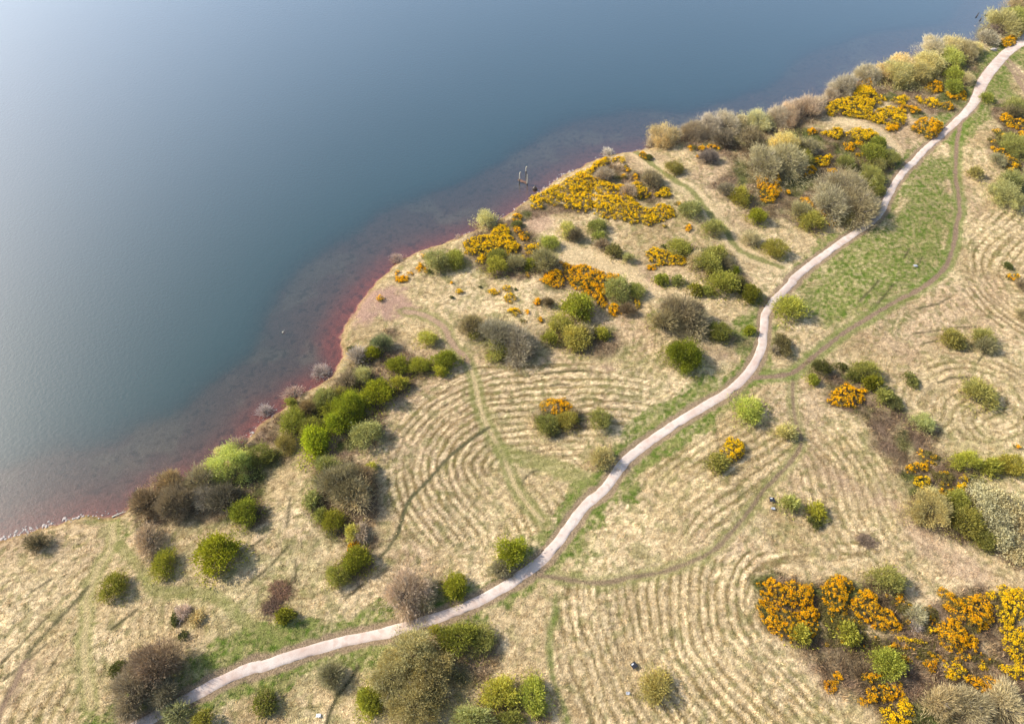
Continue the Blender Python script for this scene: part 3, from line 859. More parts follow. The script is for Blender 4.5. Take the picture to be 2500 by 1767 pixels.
def crown_mesh(kind, cls, var):
    key = (kind, cls, var)
    if key in _cache: return _cache[key]
    rng = np.random.default_rng("abodgkprwc".index(kind) * 101 + cls * 11 + var)
    R = {0: .7, 1: 1.5, 2: 2.8, 3: 5.0, 4: 8.0}[cls]
    leafy = kind in 'gokdpc'
    nl = {0: 4, 1: 8, 2: 14, 3: 24, 4: 40}[cls]
    if kind == 'c': nl *= 2
    if kind in 'ab': nl = int(nl * .8)
    lob = dome_lobes(rng, nl, {0: .5, 1: .55, 2: .6, 3: .68, 4: .74}[cls])
    if cls >= 3: lob[1:, 3] *= {3: .72, 4: .55}[cls]
    if kind == 'r' or kind == 'w': lob[:, 2] *= .7
    area = 2 * PI * R * R
    n = int(area * {'g': 115, 'o': 95, 'k': 90, 'd': 90, 'p': 95, 'c': 80, 'a': 85, 'b': 95, 'r': 80, 'w': 50}[kind])
    n = min(max(n, 160), 22000)
    w = lob[:, 3] ** 2; li = rng.choice(len(lob), n, p=w / w.sum())
    U = unit(rng.normal(size=(n, 3))); U[:, 2] = np.abs(U[:, 2]) * 1.0 - .28; U = unit(U)
    rr = {'g': (.6, 1.05), 'd': (.6, 1.05), 'c': (.8, 1.0)}.get(kind, (.35, 1.08))
    rad = lob[li, 3] * rng.uniform(rr[0], rr[1], n) ** .7 * (1 + .17 * rng.normal(size=n))
    P = lob[li, :3] + U * rad[:, None]
    P[:, 2] = np.maximum(P[:, 2], .02)
    # ragged outer sprays and a low skirt so the outline never closes into a ball
    far = rng.random(n) < (.13 if cls else 0)
    P[far] *= rng.uniform(1.05, 1.32, far.sum())[:, None] * np.array([1, 1, .92])
    sk = rng.random(n) < .10
    a_ = rng.uniform(0, 2 * PI, sk.sum()); r_ = rng.uniform(.5, 1.15, sk.sum()) * (1 + .25 * np.sin(a_ * 3 + var))
    P[sk] = np.stack([np.cos(a_) * r_, np.sin(a_) * r_, rng.uniform(.02, .22, sk.sum())], 1)
    # outward from the plant's foot
    O = unit(P - np.array([0, 0, .05]))
    jit = {'g': .55, 'd': .6, 'c': .8, 'a': .42, 'b': .42, 'w': .4, 'r': 1.0, 'p': .5}.get(kind, .5)
    D = unit(O * .75 + U * .45 + rng.normal(size=(n, 3)) * jit + np.array([0, 0, .15]))
    Ll = {'g': (.22, .48), 'o': (.25, .55), 'k': (.25, .6), 'd': (.2, .42), 'p': (.25, .5), 'c': (.22, .42), 'a': (.5, 1.1), 'b': (.45, 1.0), 'r': (.4, .9), 'w': (.4, .8)}[kind]
    Wd = {'g': (.08, .16), 'o': (.06, .12), 'k': (.05, .11), 'd': (.09, .17), 'p': (.06, .12), 'c': (.08, .15), 'a': (.03, .065), 'b': (.03, .07), 'r': (.04, .09), 'w': (.03, .06)}[kind]
    s = 1 / R
    sc = {0: .8, 1: 1, 2: 1, 3: 1.1, 4: 1.25}[cls]
    V, Fc = leaves(P, D, rng.uniform(*Ll, n) * s * sc, rng.uniform(*Wd, n) * s * sc, rng)
    tone = rng.uniform(.1, .9, n) + (lob[li, 3] * 37 % 1 - .5) * .35
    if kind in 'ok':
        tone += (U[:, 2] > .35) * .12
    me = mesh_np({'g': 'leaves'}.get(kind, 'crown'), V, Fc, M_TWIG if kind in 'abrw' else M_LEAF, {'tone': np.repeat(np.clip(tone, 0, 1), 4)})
    # limbs ------------------------------------------------------------
    ls = []
    nb = {0: 6, 1: 9, 2: 13, 3: 20, 4: 30}[cls]
    if kind in 'abw': nb = int(nb * 2.2)
    for i in range(nb):
        tgt = lob[rng.integers(len(lob))]
        u = rng.normal(size=3); u[2] = abs(u[2]); u /= np.linalg.norm(u)
        e = tgt[:3] + u * tgt[3] * .85
        b0 = np.array([rng.normal(0, .09), rng.normal(0, .09), -.03])
        mid = b0 * .45 + e * .55 + np.array([0, 0, .10]) + rng.normal(0, .05, 3)
        tt = np.linspace(0, 1, 5)[:, None]
        pts = (1 - tt) ** 2 * b0 + 2 * tt * (1 - tt) * mid + tt ** 2 * e
        r0 = (1.35 if kind in 'ab' else 1) * (.05 + .035 * rng.random()) * min(R, 4) ** .45 / R
        ls.append((pts, r0 * np.array([1, .8, .6, .38, .12])))
        if kind in 'abwp':
            for k in range(3):
                q = pts[rng.integers(2, 4)]; u2 = unit((e - b0 + rng.normal(0, .45, 3) * np.linalg.norm(e - b0))[None])[0]
                L = rng.uniform(.2, .42); ls.append((np.array([q, q + u2 * L * .5 + [0, 0, .02], q + u2 * L]), r0 * np.array([.5, .3, .08])))
    V2, F2 = tubes(ls, 4)
    tm = mesh_np('stems', V2, F2, M_PALEBARK if kind in 'awp' else M_BARK)
    _cache[key] = (me, tm)
    return _cache[key]


KIND = {  # name, category, label words, base colour, height ratio
    'g': ('leafy_bush', 'bush', 'bright green leafy bush', (.135, .205, .022), 1.25),
    'o': ('budding_bush', 'bush', 'olive green bush', (.150, .158, .045), 1.15),
    'k': ('budding_bush', 'bush', 'golden olive bush', (.215, .180, .052), 1.15),
    'b': ('bare_shrub', 'shrub', 'brown bare twiggy shrub', (.175, .132, .085), 1.2),
    'a': ('bare_shrub', 'shrub', 'grey bare twiggy shrub', (.25, .20, .155), 1.2),
    'p': ('willow_shrub', 'shrub', 'pale cream green willow', (.30, .275, .145), 1.25),
    'd': ('dark_bush', 'bush', 'dark green bush', (.062, .070, .022), 1.0),
    'r': ('bramble_clump', 'bramble', 'reddish brown bramble clump', (.10, .06, .042), .3),
    'w': ('waterside_shrub', 'shrub', 'pinkish grey sparse shrub', (.24, .19, .17), 1.0),
    'c': ('willow_tree', 'tree', 'cream grey fluffy tree', (.36, .33, .205), 1.35),
}
_ct = {}
_rnd = random.Random(11)
SEEN = set()


def bush(c, cx, cy, w, h, kind, where, col=None, hr=1.0):
    name, cat, pre, base, ratio = KIND[kind]
    a, b = src(c, cx, cy); s = CR[c][2]
    u, dy, dz = ray(a, b)
    k = -dz
    R0 = (w / s / 2) * H / (F0 * k)
    Hb = R0 * ratio * hr
    # pixel is the middle of the crown
    X, Y = at(c, cx, cy, Hb * .42)
    el = math.atan2(-dz, math.hypot(dy, u))
    hz = (h / s / 2) * (H / k) / F0      # half apparent height, metres at that depth
    ry2 = max(hz ** 2 - (Hb * .5 * math.cos(el)) ** 2, (.55 * R0) ** 2)
    Ry = min(math.sqrt(ry2) / math.sin(el), 1.5 * R0)
    Rm = math.sqrt(R0 * Ry)
    cls = 0 if Rm < 1 else 1 if Rm < 2.1 else 2 if Rm < 3.7 else 3 if Rm < 6.2 else 4
    _ct[(kind, cls)] = _ct.get((kind, cls), 0) + 1
    me, tm = crown_mesh(kind, cls, _ct[(kind, cls)] % 3)
    z = max(gz(X, Y), -.4)
    lab = pre + ' ' + where if not where.startswith('=') else where[1:]
    nw = len(lab.split())
    if not 4 <= nw <= 16: print('LABEL', nw, lab)
    if lab in SEEN: print('DUP', lab)
    SEEN.add(lab)
    o = thing(name, lab, cat, (X, Y, z))
    # crowns reach radius ~1.0 of unit; keep the ellipse axis-aligned but turn the mesh by quarter turns
    qt = _rnd.randrange(4); o.rotation_euler = (0, 0, qt * PI / 2)
    sx, sy = (R0, Ry) if qt % 2 == 0 else (Ry, R0)
    o.scale = (sx * 1.14, sy * 1.14, Hb * 1.06)
    cr = link('foliage' if kind in 'gokdpc' else 'twigs', me, o)
    st = link('stems', tm, o)
    bc = col or base
    j = _rnd.uniform(.88, 1.14); hj = _rnd.uniform(.93, 1.08)
    j *= 2.0 if kind in 'abwr' else 1.3 if kind == 'c' else 2.15 if kind == 'g' else 1.95
    m3 = {'g': (1.0, 1.0, .9), 'o': (1.04, 1.05, .85), 'p': (1.08, 1.08, 1.02), 'k': (.90, 1.04, 1.1), 'a': (1.0, 1.04, 1.0), 'b': (1.0, 1.08, 1.1), 'c': (1.06, 1.08, 1.1)}.get(kind, (1, 1.03, 1.05))
    bc = tuple(p_ * q_ for p_, q_ in zip(bc, m3))
    if kind == 'g': bc = (min(max(bc[0] * .95, bc[1] * .76), bc[1] * .80) , bc[1] * .84, bc[2] * .8)
    if kind == 'o': bc = (min(max(bc[0], bc[1] * .97), bc[1] * 1.02), bc[1], bc[2])
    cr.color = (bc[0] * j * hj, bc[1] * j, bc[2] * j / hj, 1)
    return o


def B(c, rows):
    for r in rows: bush(c, *r[:4], r[4], *r[5:])


# ------------------------------------------------------------------ gorse: spiky dark foliage with heaps of yellow blossom
def gorse(c, poly, where, dens=1.0, tint=0, hmax=1.7, green=1.0):
    hmax = hmax * .85
    W_ = wl(c, poly, hmax * .5)
    P = np.array(W_); cxy = P.mean(0)
    lo, hi = P.min(0) - .5, P.max(0) + .5
    area = (hi - lo).prod()
    rng = np.random.default_rng(int(abs(cxy[0] * 131 + cxy[1] * 17)) + 3)
    sc = .85 + .5 * sstep(90, 220, math.hypot(*cxy) + 0)      # farther heads a little coarser
    sc = float(sc)
    n = int(area * 4.6 / sc ** 2) + 14
    px = rng.uniform(lo[0], hi[0], n); py = rng.uniform(lo[1], hi[1], n)
    rad = math.sqrt(area)
    sd = poly_sd(px, py, W_, 40) + (fbm(px, py, 2.2, 91, 2) - .5) * min(1.4, rad * .25)
    k = sd > 0.05
    if k.sum() < 5: k = sd > -1e2
    px, py, sd = px[k], py[k], sd[k]
    lump = fbm(px, py, 2.4, 93, 2)
    hh = hmax * (.32 + .68 * sstep(0, 1.6, sd)) * (.35 + 1.15 * lump)
    z = land_h(px, py)
    z0 = float(land_h(cxy[:1], cxy[1:])[0])
    bl = fbm(px, py, 3.0, 95, 3) + .20 * (lump - .5)
    thr = .52 + .6 * (1 - 2 * dens) * .5
    isb = (bl + rng.normal(0, .05, len(px)) > thr - (.20 if dens > .8 else .03)) | (rng.random(len(px)) < dens * .18)
    isb &= rng.random(len(px)) > .12
    # green heads everywhere, blossom heads where isb
    VV = []; TT = []
    per = 34
    m = len(px); nn = m * per
    U = unit(rng.normal(size=(nn, 3))); U[:, 2] = np.abs(U[:, 2]) * 1.2 - .3; U = unit(U)
    Cc = np.repeat(np.stack([px, py, z + hh - .22 - .25 * isb], 1), per, 0)
    rr = np.repeat(rng.uniform(.22, .45, m), per) * sc
    Pp = Cc + U * rr[:, None] * rng.uniform(.5, 1, nn)[:, None]
    Pp[:, 2] -= rng.random(nn) ** 3 * np.repeat(hh, per) * .8
    Dd = unit(U + rng.normal(size=(nn, 3)) * .5 + [0, 0, .3])
    V1, F1 = leaves(Pp, Dd, rng.uniform(.14, .36, nn) * sc, rng.uniform(.06, .12, nn) * sc, rng)
    t1 = np.repeat(rng.uniform(0, 1, nn), 4)
    bx = np.where(isb)[0]
    per2 = 34
    nb_ = len(bx)
    prr = (.12 + .34 * rng.random(nb_) ** 1.4) * sc
    Cb = np.stack([px[bx], py[bx], z[bx] + hh[bx] - .02], 1)
    nn = nb_ * per2
    U = unit(rng.normal(size=(nn, 3))); U[:, 2] = np.abs(U[:, 2]) * 1.1 - .25; U = unit(U)
    Pb = np.repeat(Cb, per2, 0) + U * (np.repeat(prr, per2) * rng.uniform(.82, 1.06, nn))[:, None]
    T = unit(np.cross(U, rng.normal(size=(nn, 3))) + U * rng.normal(0, .5, (nn, 1)))
    sz = rng.uniform(.10, .19, nn) * sc
    V2, F2 = leaves(Pb - T * sz[:, None] * .5, T, sz, sz * .8, rng)
    t2 = np.repeat(np.clip(rng.uniform(.2, .9, nn) + np.repeat(rng.normal(0, .22, nb_), per2), 0, 1), 4)
    org = np.array([cxy[0], cxy[1], z0])
    lab = where
    nw = len(lab.split())
    if not 4 <= nw <= 16: print('LABEL', nw, lab)
    if lab in SEEN: print('DUP', lab)
    SEEN.add(lab)
    o = thing('gorse_thicket' if area > 60 else 'gorse_bush', lab, 'gorse', tuple(org))
    f = link('foliage', mesh_np('foliage', V1 - org, F1, M_LEAF, {'tone': t1}), o)
    f.color = (.20 * green, .185 * green, .065 * green, 1)
    if nb_:
        y = link('blossom', mesh_np('blossom', V2 - org, F2, M_FLOWER, {'tone': t2}), o)
        y.color = (.95, .58, .014, 1) if c == 'D' and tint == 1 else [(1, .76, .02, 1), (1, .64, .013, 1), (.85, .48, .02, 1)][tint]
    return o


def ell(cx, cy, w, h, n=12):
    return [(cx + w / 2 * math.cos(i * 2 * PI / n), cy + h / 2 * math.sin(i * 2 * PI / n)) for i in range(n)]

# ------------------------------------------------------------------ the plants, region by region
B('A', [
    (262, 352, 150, 105, 'b', 'low on grass just below the stony shore at far left', (.12, .10, .06)),
    (1040, 350, 190, 200, 'a', 'standing behind the small olive bush near the green landing'),
    (1140, 505, 170, 190, 'o', 'touching the grey shrub between the landing and the round green bush', (.16, .17, .03)),
    (780, 665, 190, 180, 'o', 'alone beside the fork of two grass tracks', (.17, .155, .035)),
    (1520, 435, 275, 255, 'g', 'perfectly round, alone in straw grass left of the mown rings'),
    (1225, 882, 75, 95, 'd', 'tiny, pressed against a small grey twig clump'),
    (1285, 845, 90, 90, 'a', 'small, beside a tiny dark bush in the lower left meadow', (.34, .27, .25)),
    (1370, 880, 130, 110, 'k', 'very sparse and low, right of the small grey twig clump', (.30, .23, .12), .6),
    (1285, 1005, 72, 65, 'd', 'tiny and alone above the big brown bare tree'),
    (830, 1240, 110, 110, 'd', 'peeping out at the left edge of the big brown bare tree'),
    (1090, 1210, 380, 300, 'b', '=large brown bare tree crown above the lower end of the gravel path', (.175, .13, .095)),
    (925, 1400, 320, 320, 'b', '=wide brown bare tree crown reaching down to the path at bottom left', (.18, .14, .095)),
    (1150, 1385, 220, 200, 'b', '=lower right lobe of bare branches beside the path at bottom left', (.16, .13, .085)),
    (1850, 1480, 150, 175, 'o', 'dark and round below the path in the lower left', (.11, .12, .035)),
    (1230, 1545, 200, 140, 'k', 'cut by the bottom edge just below the path', (.20, .17, .08)),
    (1420, 1590, 170, 120, 'o', 'cut by the bottom edge, right of the golden one below the path'),
])
B('E', [
    (1705 - 855, 1430, 195, 185, 'g', 'yellowish, right under the bare shoreline thicket', (.19, .20, .03)),
    (150, 1365, 230, 190, 'b', 'leftmost of the shoreline thicket beside the driftwood pole'),
    (310, 1235, 230, 170, 'b', 'leaning over the water, second in the shoreline thicket', (.19, .145, .085)),
    (360, 1360, 300, 230, 'b', 'filling the middle of the shoreline thicket'),
    (530, 1215, 250, 200, 'b', 'overhanging the water left of the pale green willow', (.19, .15, .09)),
    (585, 1330, 190, 170, 'a', 'with whitish branches in the shoreline thicket'),
    (710, 1330, 220, 210, 'b', 'dark, between the shoreline thicket and the pale green willow', (.11, .085, .055)),
    (740, 1110, 300, 280, 'o', '=large pale green willow leaning out over the shallow water', (.24, .25, .09), 1.2),
    (690, 1005, 100, 80, 'p', 'small, on the water side of the large leaning one'),
    (950, 1040, 200, 170, 'o', 'dark, tucked behind the large pale green willow', (.12, .125, .04)),
    (820, 950, 160, 90, 'w', 'faint, in the shallows above the pale green willow', (.2, .15, .12)),
    (1375, 450, 125, 125, 'w', 'growing in red water just off the bank'),
    (1190, 600, 150, 85, 'w', 'thin and low, in water left of the solitary waterside one'),
    (990, 715, 120, 80, 'w', 'faintest, in the shallows beside a strip of white stones'),
    (1130, 965, 150, 140, 'k', 'round and brownish, left of the brightest green bush', (.19, .15, .05)),
    (1190, 790, 170, 215, 'o', 'leftmost of the dense green clump by the bank', (.155, .16, .035)),
    (1300, 715, 140, 110, 'b', 'on top of the dense green clump by the bank', (.17, .12, .06)),
    (1170, 660, 90, 65, 'o', 'smallest, right at the bank above the dense green clump'),
    (1310, 830, 160, 160, 'o', 'in the heart of the dense green clump'),
    (1420, 640, 190, 160, 'k', 'at the upper edge of the dense green clump', (.20, .18, .055)),
    (1530, 590, 110, 85, 'k', 'small, topmost of the dense green clump'),
    (1340, 930, 195, 245, 'g', '=brightest green leafy bush, lowest of the dense clump by the bank', (.16, .245, .02)),
    (1570, 705, 240, 230, 'g', 'large, right side of the dense clump by the bank', (.125, .20, .022)),
    (1500, 800, 180, 170, 'g', 'below the large one in the dense clump by the bank', (.15, .215, .022)),
    (1445, 720, 130, 120, 'o', 'between two green ones in the dense clump', (.14, .155, .03)),
    (1660, 490, 150, 130, 'k', 'pale and sparse, above the dense green clump', (.24, .205, .085)),
    (1560, 530, 130, 110, 'b', 'small, above the dense green clump near the bank'),
    (1785, 605, 215, 185, 'g', 'on its own right of the dense clump, above the mown rings'),
    (1935, 535, 140, 110, 'o', 'small, upper right neighbour of a solitary bright one', (.17, .19, .04)),
    (1710, 885, 215, 215, 'o', 'pale and open, left edge of the mown rings', (.21, .205, .10)),
    (1590, 295, 60, 48, 'd', 'tiny, on the very edge of the bank at the point'),
    (1735, 325, 115, 90, 'g', 'small, near the bank below the pink bare point', (.16, .21, .025)),
    (1640, 345, 115, 110, 'a', 'small, left of a small green one below the point', (.24, .19, .16)),
    (1810, 240, 155, 115, 'b', 'mixed with green, nearest to the pink bare point', (.16, .15, .07)),
    (1430, 1120, 200, 150, 'k', 'upper left lobe of the big twiggy mound', (.20, .185, .06)),
    (1520, 1230, 330, 280, 'b', '=big brown twiggy mound between shoreline thicket and mown rings', (.20, .155, .085)),
    (1620, 1320, 240, 220, 'a', 'with straw coloured branches, right part of the big twiggy mound', (.26, .21, .13)),
    (1670, 1190, 170, 160, 'b', 'upper right part of the big twiggy mound'),
    (1725, 1130, 95, 90, 'o', 'tiny, upper right of the big twiggy mound', (.16, .20, .05)),
    (1320, 1345, 130, 160, 'k', 'left foot of the big twiggy mound', (.21, .20, .07)),
    (1470, 1490, 165, 150, 'o', 'dark yellow, at the foot of the big twiggy mound', (.16, .155, .025)),
    (1380, 1450, 90, 110, 'o', 'small, left below the big twiggy mound', (.17, .17, .055)),
])
B('B', [
    (745, 285, 120, 140, 'o', 'pale, left half of a two tone pair below the twiggy mound', (.20, .23, .08)),
    (800, 290, 100, 130, 'a', 'right half of a two tone pair below the twiggy mound', (.25, .21, .18)),
    (765, 475, 200, 185, 'g', 'yellowish, upper of the pair above the curved path', (.19, .20, .03)),
    (645, 575, 170, 155, 'o', 'lower left of the pair above the curved path'),
    (245, 690, 150, 130, 'r', 'upper part, above a small green bush near the path'),
    (190, 800, 150, 120, 'r', 'lower part, left of a small green bush near the path'),
    (272, 865, 145, 100, 'g', 'small and low, beside reddish brambles above the path', (.17, .19, .03)),
    (1120, 700, 300, 330, 'a', '=big grey bare tree with pale branches just above the path', (.25, .20, .165)),
    (1250, 690, 170, 260, 'b', 'on the right side of the big grey bare tree', (.22, .18, .115)),
    (1462, 665, 165, 175, 'g', 'between the big grey bare tree and the path', (.155, .205, .03)),
    (1850, 425, 215, 200, 'g', 'on the path edge where it bends, right of mown straw', (.17, .215, .028)),
    (1790, 540, 140, 110, 'b', 'low, at the foot of the green bush on the path bend', (.19, .16, .10)),
    (1160, 1160, 420, 330, 'p', '=huge pale olive willow tree crown directly below the path', (.25, .22, .115)),
    (1040, 1300, 330, 330, 'p', '=left lower mass of the huge pale olive willow below the path', (.24, .21, .11)),
    (1290, 1290, 340, 330, 'p', '=right lower mass of the huge pale olive willow below the path', (.23, .205, .105)),
    (1180, 1500, 400, 300, 'p', '=bottom part of the huge pale olive willow at the picture edge', (.22, .195, .10)),
    (1500, 1020, 290, 230, 'o', 'dark, right shoulder of the huge pale willow', (.125, .135, .03)),
    (1660, 1025, 180, 190, 'o', 'right of the dark one by the huge pale willow', (.17, .165, .06)),
    (1312, 975, 100, 80, 'o', 'small, between the path and the huge pale willow', (.17, .17, .04)),
    (868, 1460, 200, 220, 'g', 'yellowish, at the lower left side of the huge willow', (.19, .20, .035)),
    (610, 1285, 210, 165, 'b', 'sparse and low, between the path and the dark ditch', (.20, .165, .09)),
    (1780, 1420, 250, 230, 'o', 'yellow green, left of the twin pair at the bottom edge', (.20, .205, .05)),
    (1600, 1585, 300, 100, 'k', 'cut by the bottom edge, right of the huge willow', (.23, .205, .08)),
    (1850, 1580, 180, 90, 'k', 'cut by the bottom edge, below the yellow green twins', (.21, .19, .05)),
])
B('G', [
    (940, 705, 205, 190, 'k', '=round yellow green bush alone between the path and the narrow trail', (.235, .225, .05)),
    (1205, 868, 155, 110, 'k', 'sparse and straw tinted, touching the narrow dirt trail', (.30, .255, .11)),
    (722, 1090, 145, 125, 'o', 'small, leaning against the round yellow gorse below the path', (.165, .17, .06)),
])
B('C', [
    (290, 1440, 220, 260, 'o', 'yellow green, right of the twin pair at the bottom edge', (.19, .20, .045)),
    (1165, 1370, 240, 230, 'k', '=round golden brown bush alone in the striped lower field', (.26, .195, .065)),
])
B('D', [
    (365, 80, 175, 120, 'k', 'sparse, upper left of a pair near a small black board', (.24, .215, .07)),
    (555, 140, 130, 130, 'k', 'yellow topped, lower right of a pair near the black board', (.24, .215, .03)),
    (535, 215, 100, 90, 'd', 'below the yellow topped bush right of the black board'),
    (905, 345, 150, 50, 'r', '=dark fallen branch lying flat in straw between path field and gorse', (.12, .09, .07), .7),  # fallen branch, built from the bramble kind
    (1365, 110, 290, 230, 'k', '=large golden brown bush left of the cream fluffy trees', (.235, .185, .085)),
    (1720, 60, 190, 230, 'c', 'leftmost of the fluffy group at the right edge'),
    (1880, 90, 220, 230, 'c', 'in the middle of the fluffy group at the right edge'),
    (1830, 260, 220, 250, 'c', 'lower left of the fluffy group at the right edge'),
    (1960, 210, 180, 220, 'c', 'right side of the fluffy group at the right edge'),
    (1950, 400, 150, 190, 'c', 'lowest of the fluffy group at the right edge'),
    (1600, 210, 240, 180, 'o', 'left below the cream fluffy trees', (.15, .15, .05)),
    (1550, 60, 170, 140, 'o', 'between the golden brown bush and cream trees', (.16, .18, .05)),
    (1720, 330, 180, 130, 'o', 'low, under the lower left cream tree', (.12, .13, .045)),
    (1030, 600, 260, 175, 'k', '=golden olive bush rising at the top rim of the big gorse', (.215, .19, .06)),
    (440, 995, 165, 150, 'o', 'at the lower rim of the left gorse thicket', (.19, .21, .05)),
    (772, 980, 160, 150, 'g', 'pale, in the hollow between two gorse thickets', (.19, .23, .05)),
    (1060, 1195, 220, 190, 'g', 'largest green one inside the lower right scrub', (.165, .205, .045)),
    (1430, 1480, 250, 200, 'a', 'left of three along the lower right bottom edge', (.26, .21, .13)),
    (1650, 1500, 270, 220, 'a', 'middle of three along the lower right bottom edge', (.25, .195, .12)),
    (1880, 1490, 260, 240, 'a', 'right of three along the lower right bottom edge', (.27, .22, .14)),
    (1250, 870, 120, 110, 'a', 'between the two big gorse thickets', (.28, .235, .15)),
    (1250, 940, 100, 70, 'w', 'low, under a grey one between two gorse thickets'),
])
B('F', [
    (400, 218, 140, 115, 'k', 'left of the grass track, below the pink point', (.22, .205, .045)),
    (205, 408, 155, 120, 'g', 'left of three in a row beside the grass track', (.165, .20, .03)),
    (355, 408, 165, 115, 'o', 'middle of three in a row beside the grass track', (.135, .155, .028)),
    (535, 370, 185, 120, 'g', 'right of three in a row beside the grass track', (.15, .185, .03)),
    (495, 440, 110, 90, 'o', 'small, under the right end of the row of three', (.18, .20, .035)),
    (705, 130, 170, 140, 'b', 'with green base, right of the grass track', (.17, .14, .075)),
    (738, 192, 80, 65, 'o', 'small, wedged between two brown shrubs right of the track', (.15, .17, .03)),
    (900, 190, 270, 210, 'b', '=large brown bare shrub above the mown rings', (.21, .17, .115)),
    (1050, 250, 250, 260, 'a', 'large, right half of the mass above the mown rings', (.22, .18, .135)),
    (895, 295, 180, 160, 'k', 'in front of the brown mass above the mown rings', (.20, .18, .05)),
    (1245, 810, 170, 160, 'o', 'left below the gorse island in the mown rings', (.15, .14, .05)),
    (1395, 785, 160, 140, 'o', 'right below the gorse island in the mown rings', (.175, .165, .055)),
    (1170, 785, 75, 90, 'a', 'small, left side of the gorse island', (.27, .22, .16)),
    (1440, 740, 80, 70, 'b', 'small, at the right side of the gorse island', (.17, .13, .08)),
    (1620, 785, 160, 150, 'o', 'grey tinted, alone right of the gorse island', (.155, .16, .065)),
    (1640, 1045, 180, 145, 'k', 'pale and open, beside the path above its shadow', (.27, .225, .11)),
])
B('I', [
    (955, 525, 190, 150, 'p', 'round, standing on the shoreline left of the posts', (.29, .27, .14)),
    (240, 835, 115, 80, 'w', 'in the water near the pink bare point'),
    (730, 660, 60, 40, 'w', 'tiny, on the shore left of the yellow gorse'),
    (560, 850, 220, 175, 'o', 'broad left half of the mound by the shore', (.20, .19, .095)),
    (700, 850, 190, 160, 'o', 'greener right half of the mound by the shore', (.15, .175, .045)),
    (915, 757, 80, 60, 'd', 'small, in the middle of yellow gorse by the shore', (.08, .09, .04)),
    (490, 943, 50, 45, 'd', 'tiny, at the foot of the mound by the shore'),
    (1210, 562, 85, 50, 'd', 'small and flat, above the shoreline gorse', (.11, .12, .045)),
    (1045, 812, 155, 80, 'o', 'back left of the row below yellow gorse', (.125, .13, .04)),
    (1028, 893, 190, 155, 'o', 'front left of the row below yellow gorse', (.155, .17, .04)),
    (1200, 882, 150, 130, 'b', 'second in the row below yellow gorse', (.18, .16, .085)),
    (1320, 890, 115, 110, 'g', 'small, third in the row below yellow gorse', (.15, .19, .03)),
    (1455, 862, 240, 175, 'b', 'broad, right end of the row below yellow gorse', (.175, .145, .07)),
    (675, 1155, 36, 26, 'd', 'tiny dot in straw above the brown mass'),
    (1200, 1092, 30, 28, 'd', 'tiny dot right of small yellow gorse tufts'),
    (910, 1072, 32, 20, 'd', 'tiny dot left of small yellow gorse tufts'),
    (1450, 1195, 100, 60, 'b', 'low and dark, right of a small yellow gorse', (.12, .09, .05)),
    (1705, 1240, 255, 215, 'g', 'large, round, below the orange yellow gorse slope', (.13, .205, .035)),
    (1545, 1365, 175, 155, 'o', 'pale, lower left of the large round green one', (.21, .21, .07)),
    (1475, 1495, 150, 115, 'o', 'low, left of the double crowned olive mound', (.15, .17, .04)),
    (1690, 1490, 230, 220, 'o', '=large double crowned olive mound, left crown', (.18, .175, .06)),
    (1760, 1440, 150, 120, 'b', 'between the crowns of the olive mound', (.20, .165, .10)),
    (1890, 1445, 130, 120, 'o', 'right crown of the double crowned mound', (.165, .185, .04)),
    (1615, 605, 135, 140, 'o', 'sparse, left one below the largest gorse thicket', (.22, .21, .085)),
    (1690, 650, 130, 80, 'b', 'low and dark, between two olive ones below the largest gorse', (.14, .11, .07)),
    (1870, 570, 150, 120, 'o', 'upper of a pair below the largest gorse thicket', (.175, .18, .065)),
    (1878, 662, 115, 90, 'k', 'lower of a pair below the largest gorse thicket', (.23, .21, .05)),
    (1475, 715, 155, 120, 'o', 'alone, right of the shoreline gorse with long shadow', (.17, .19, .055)),
])
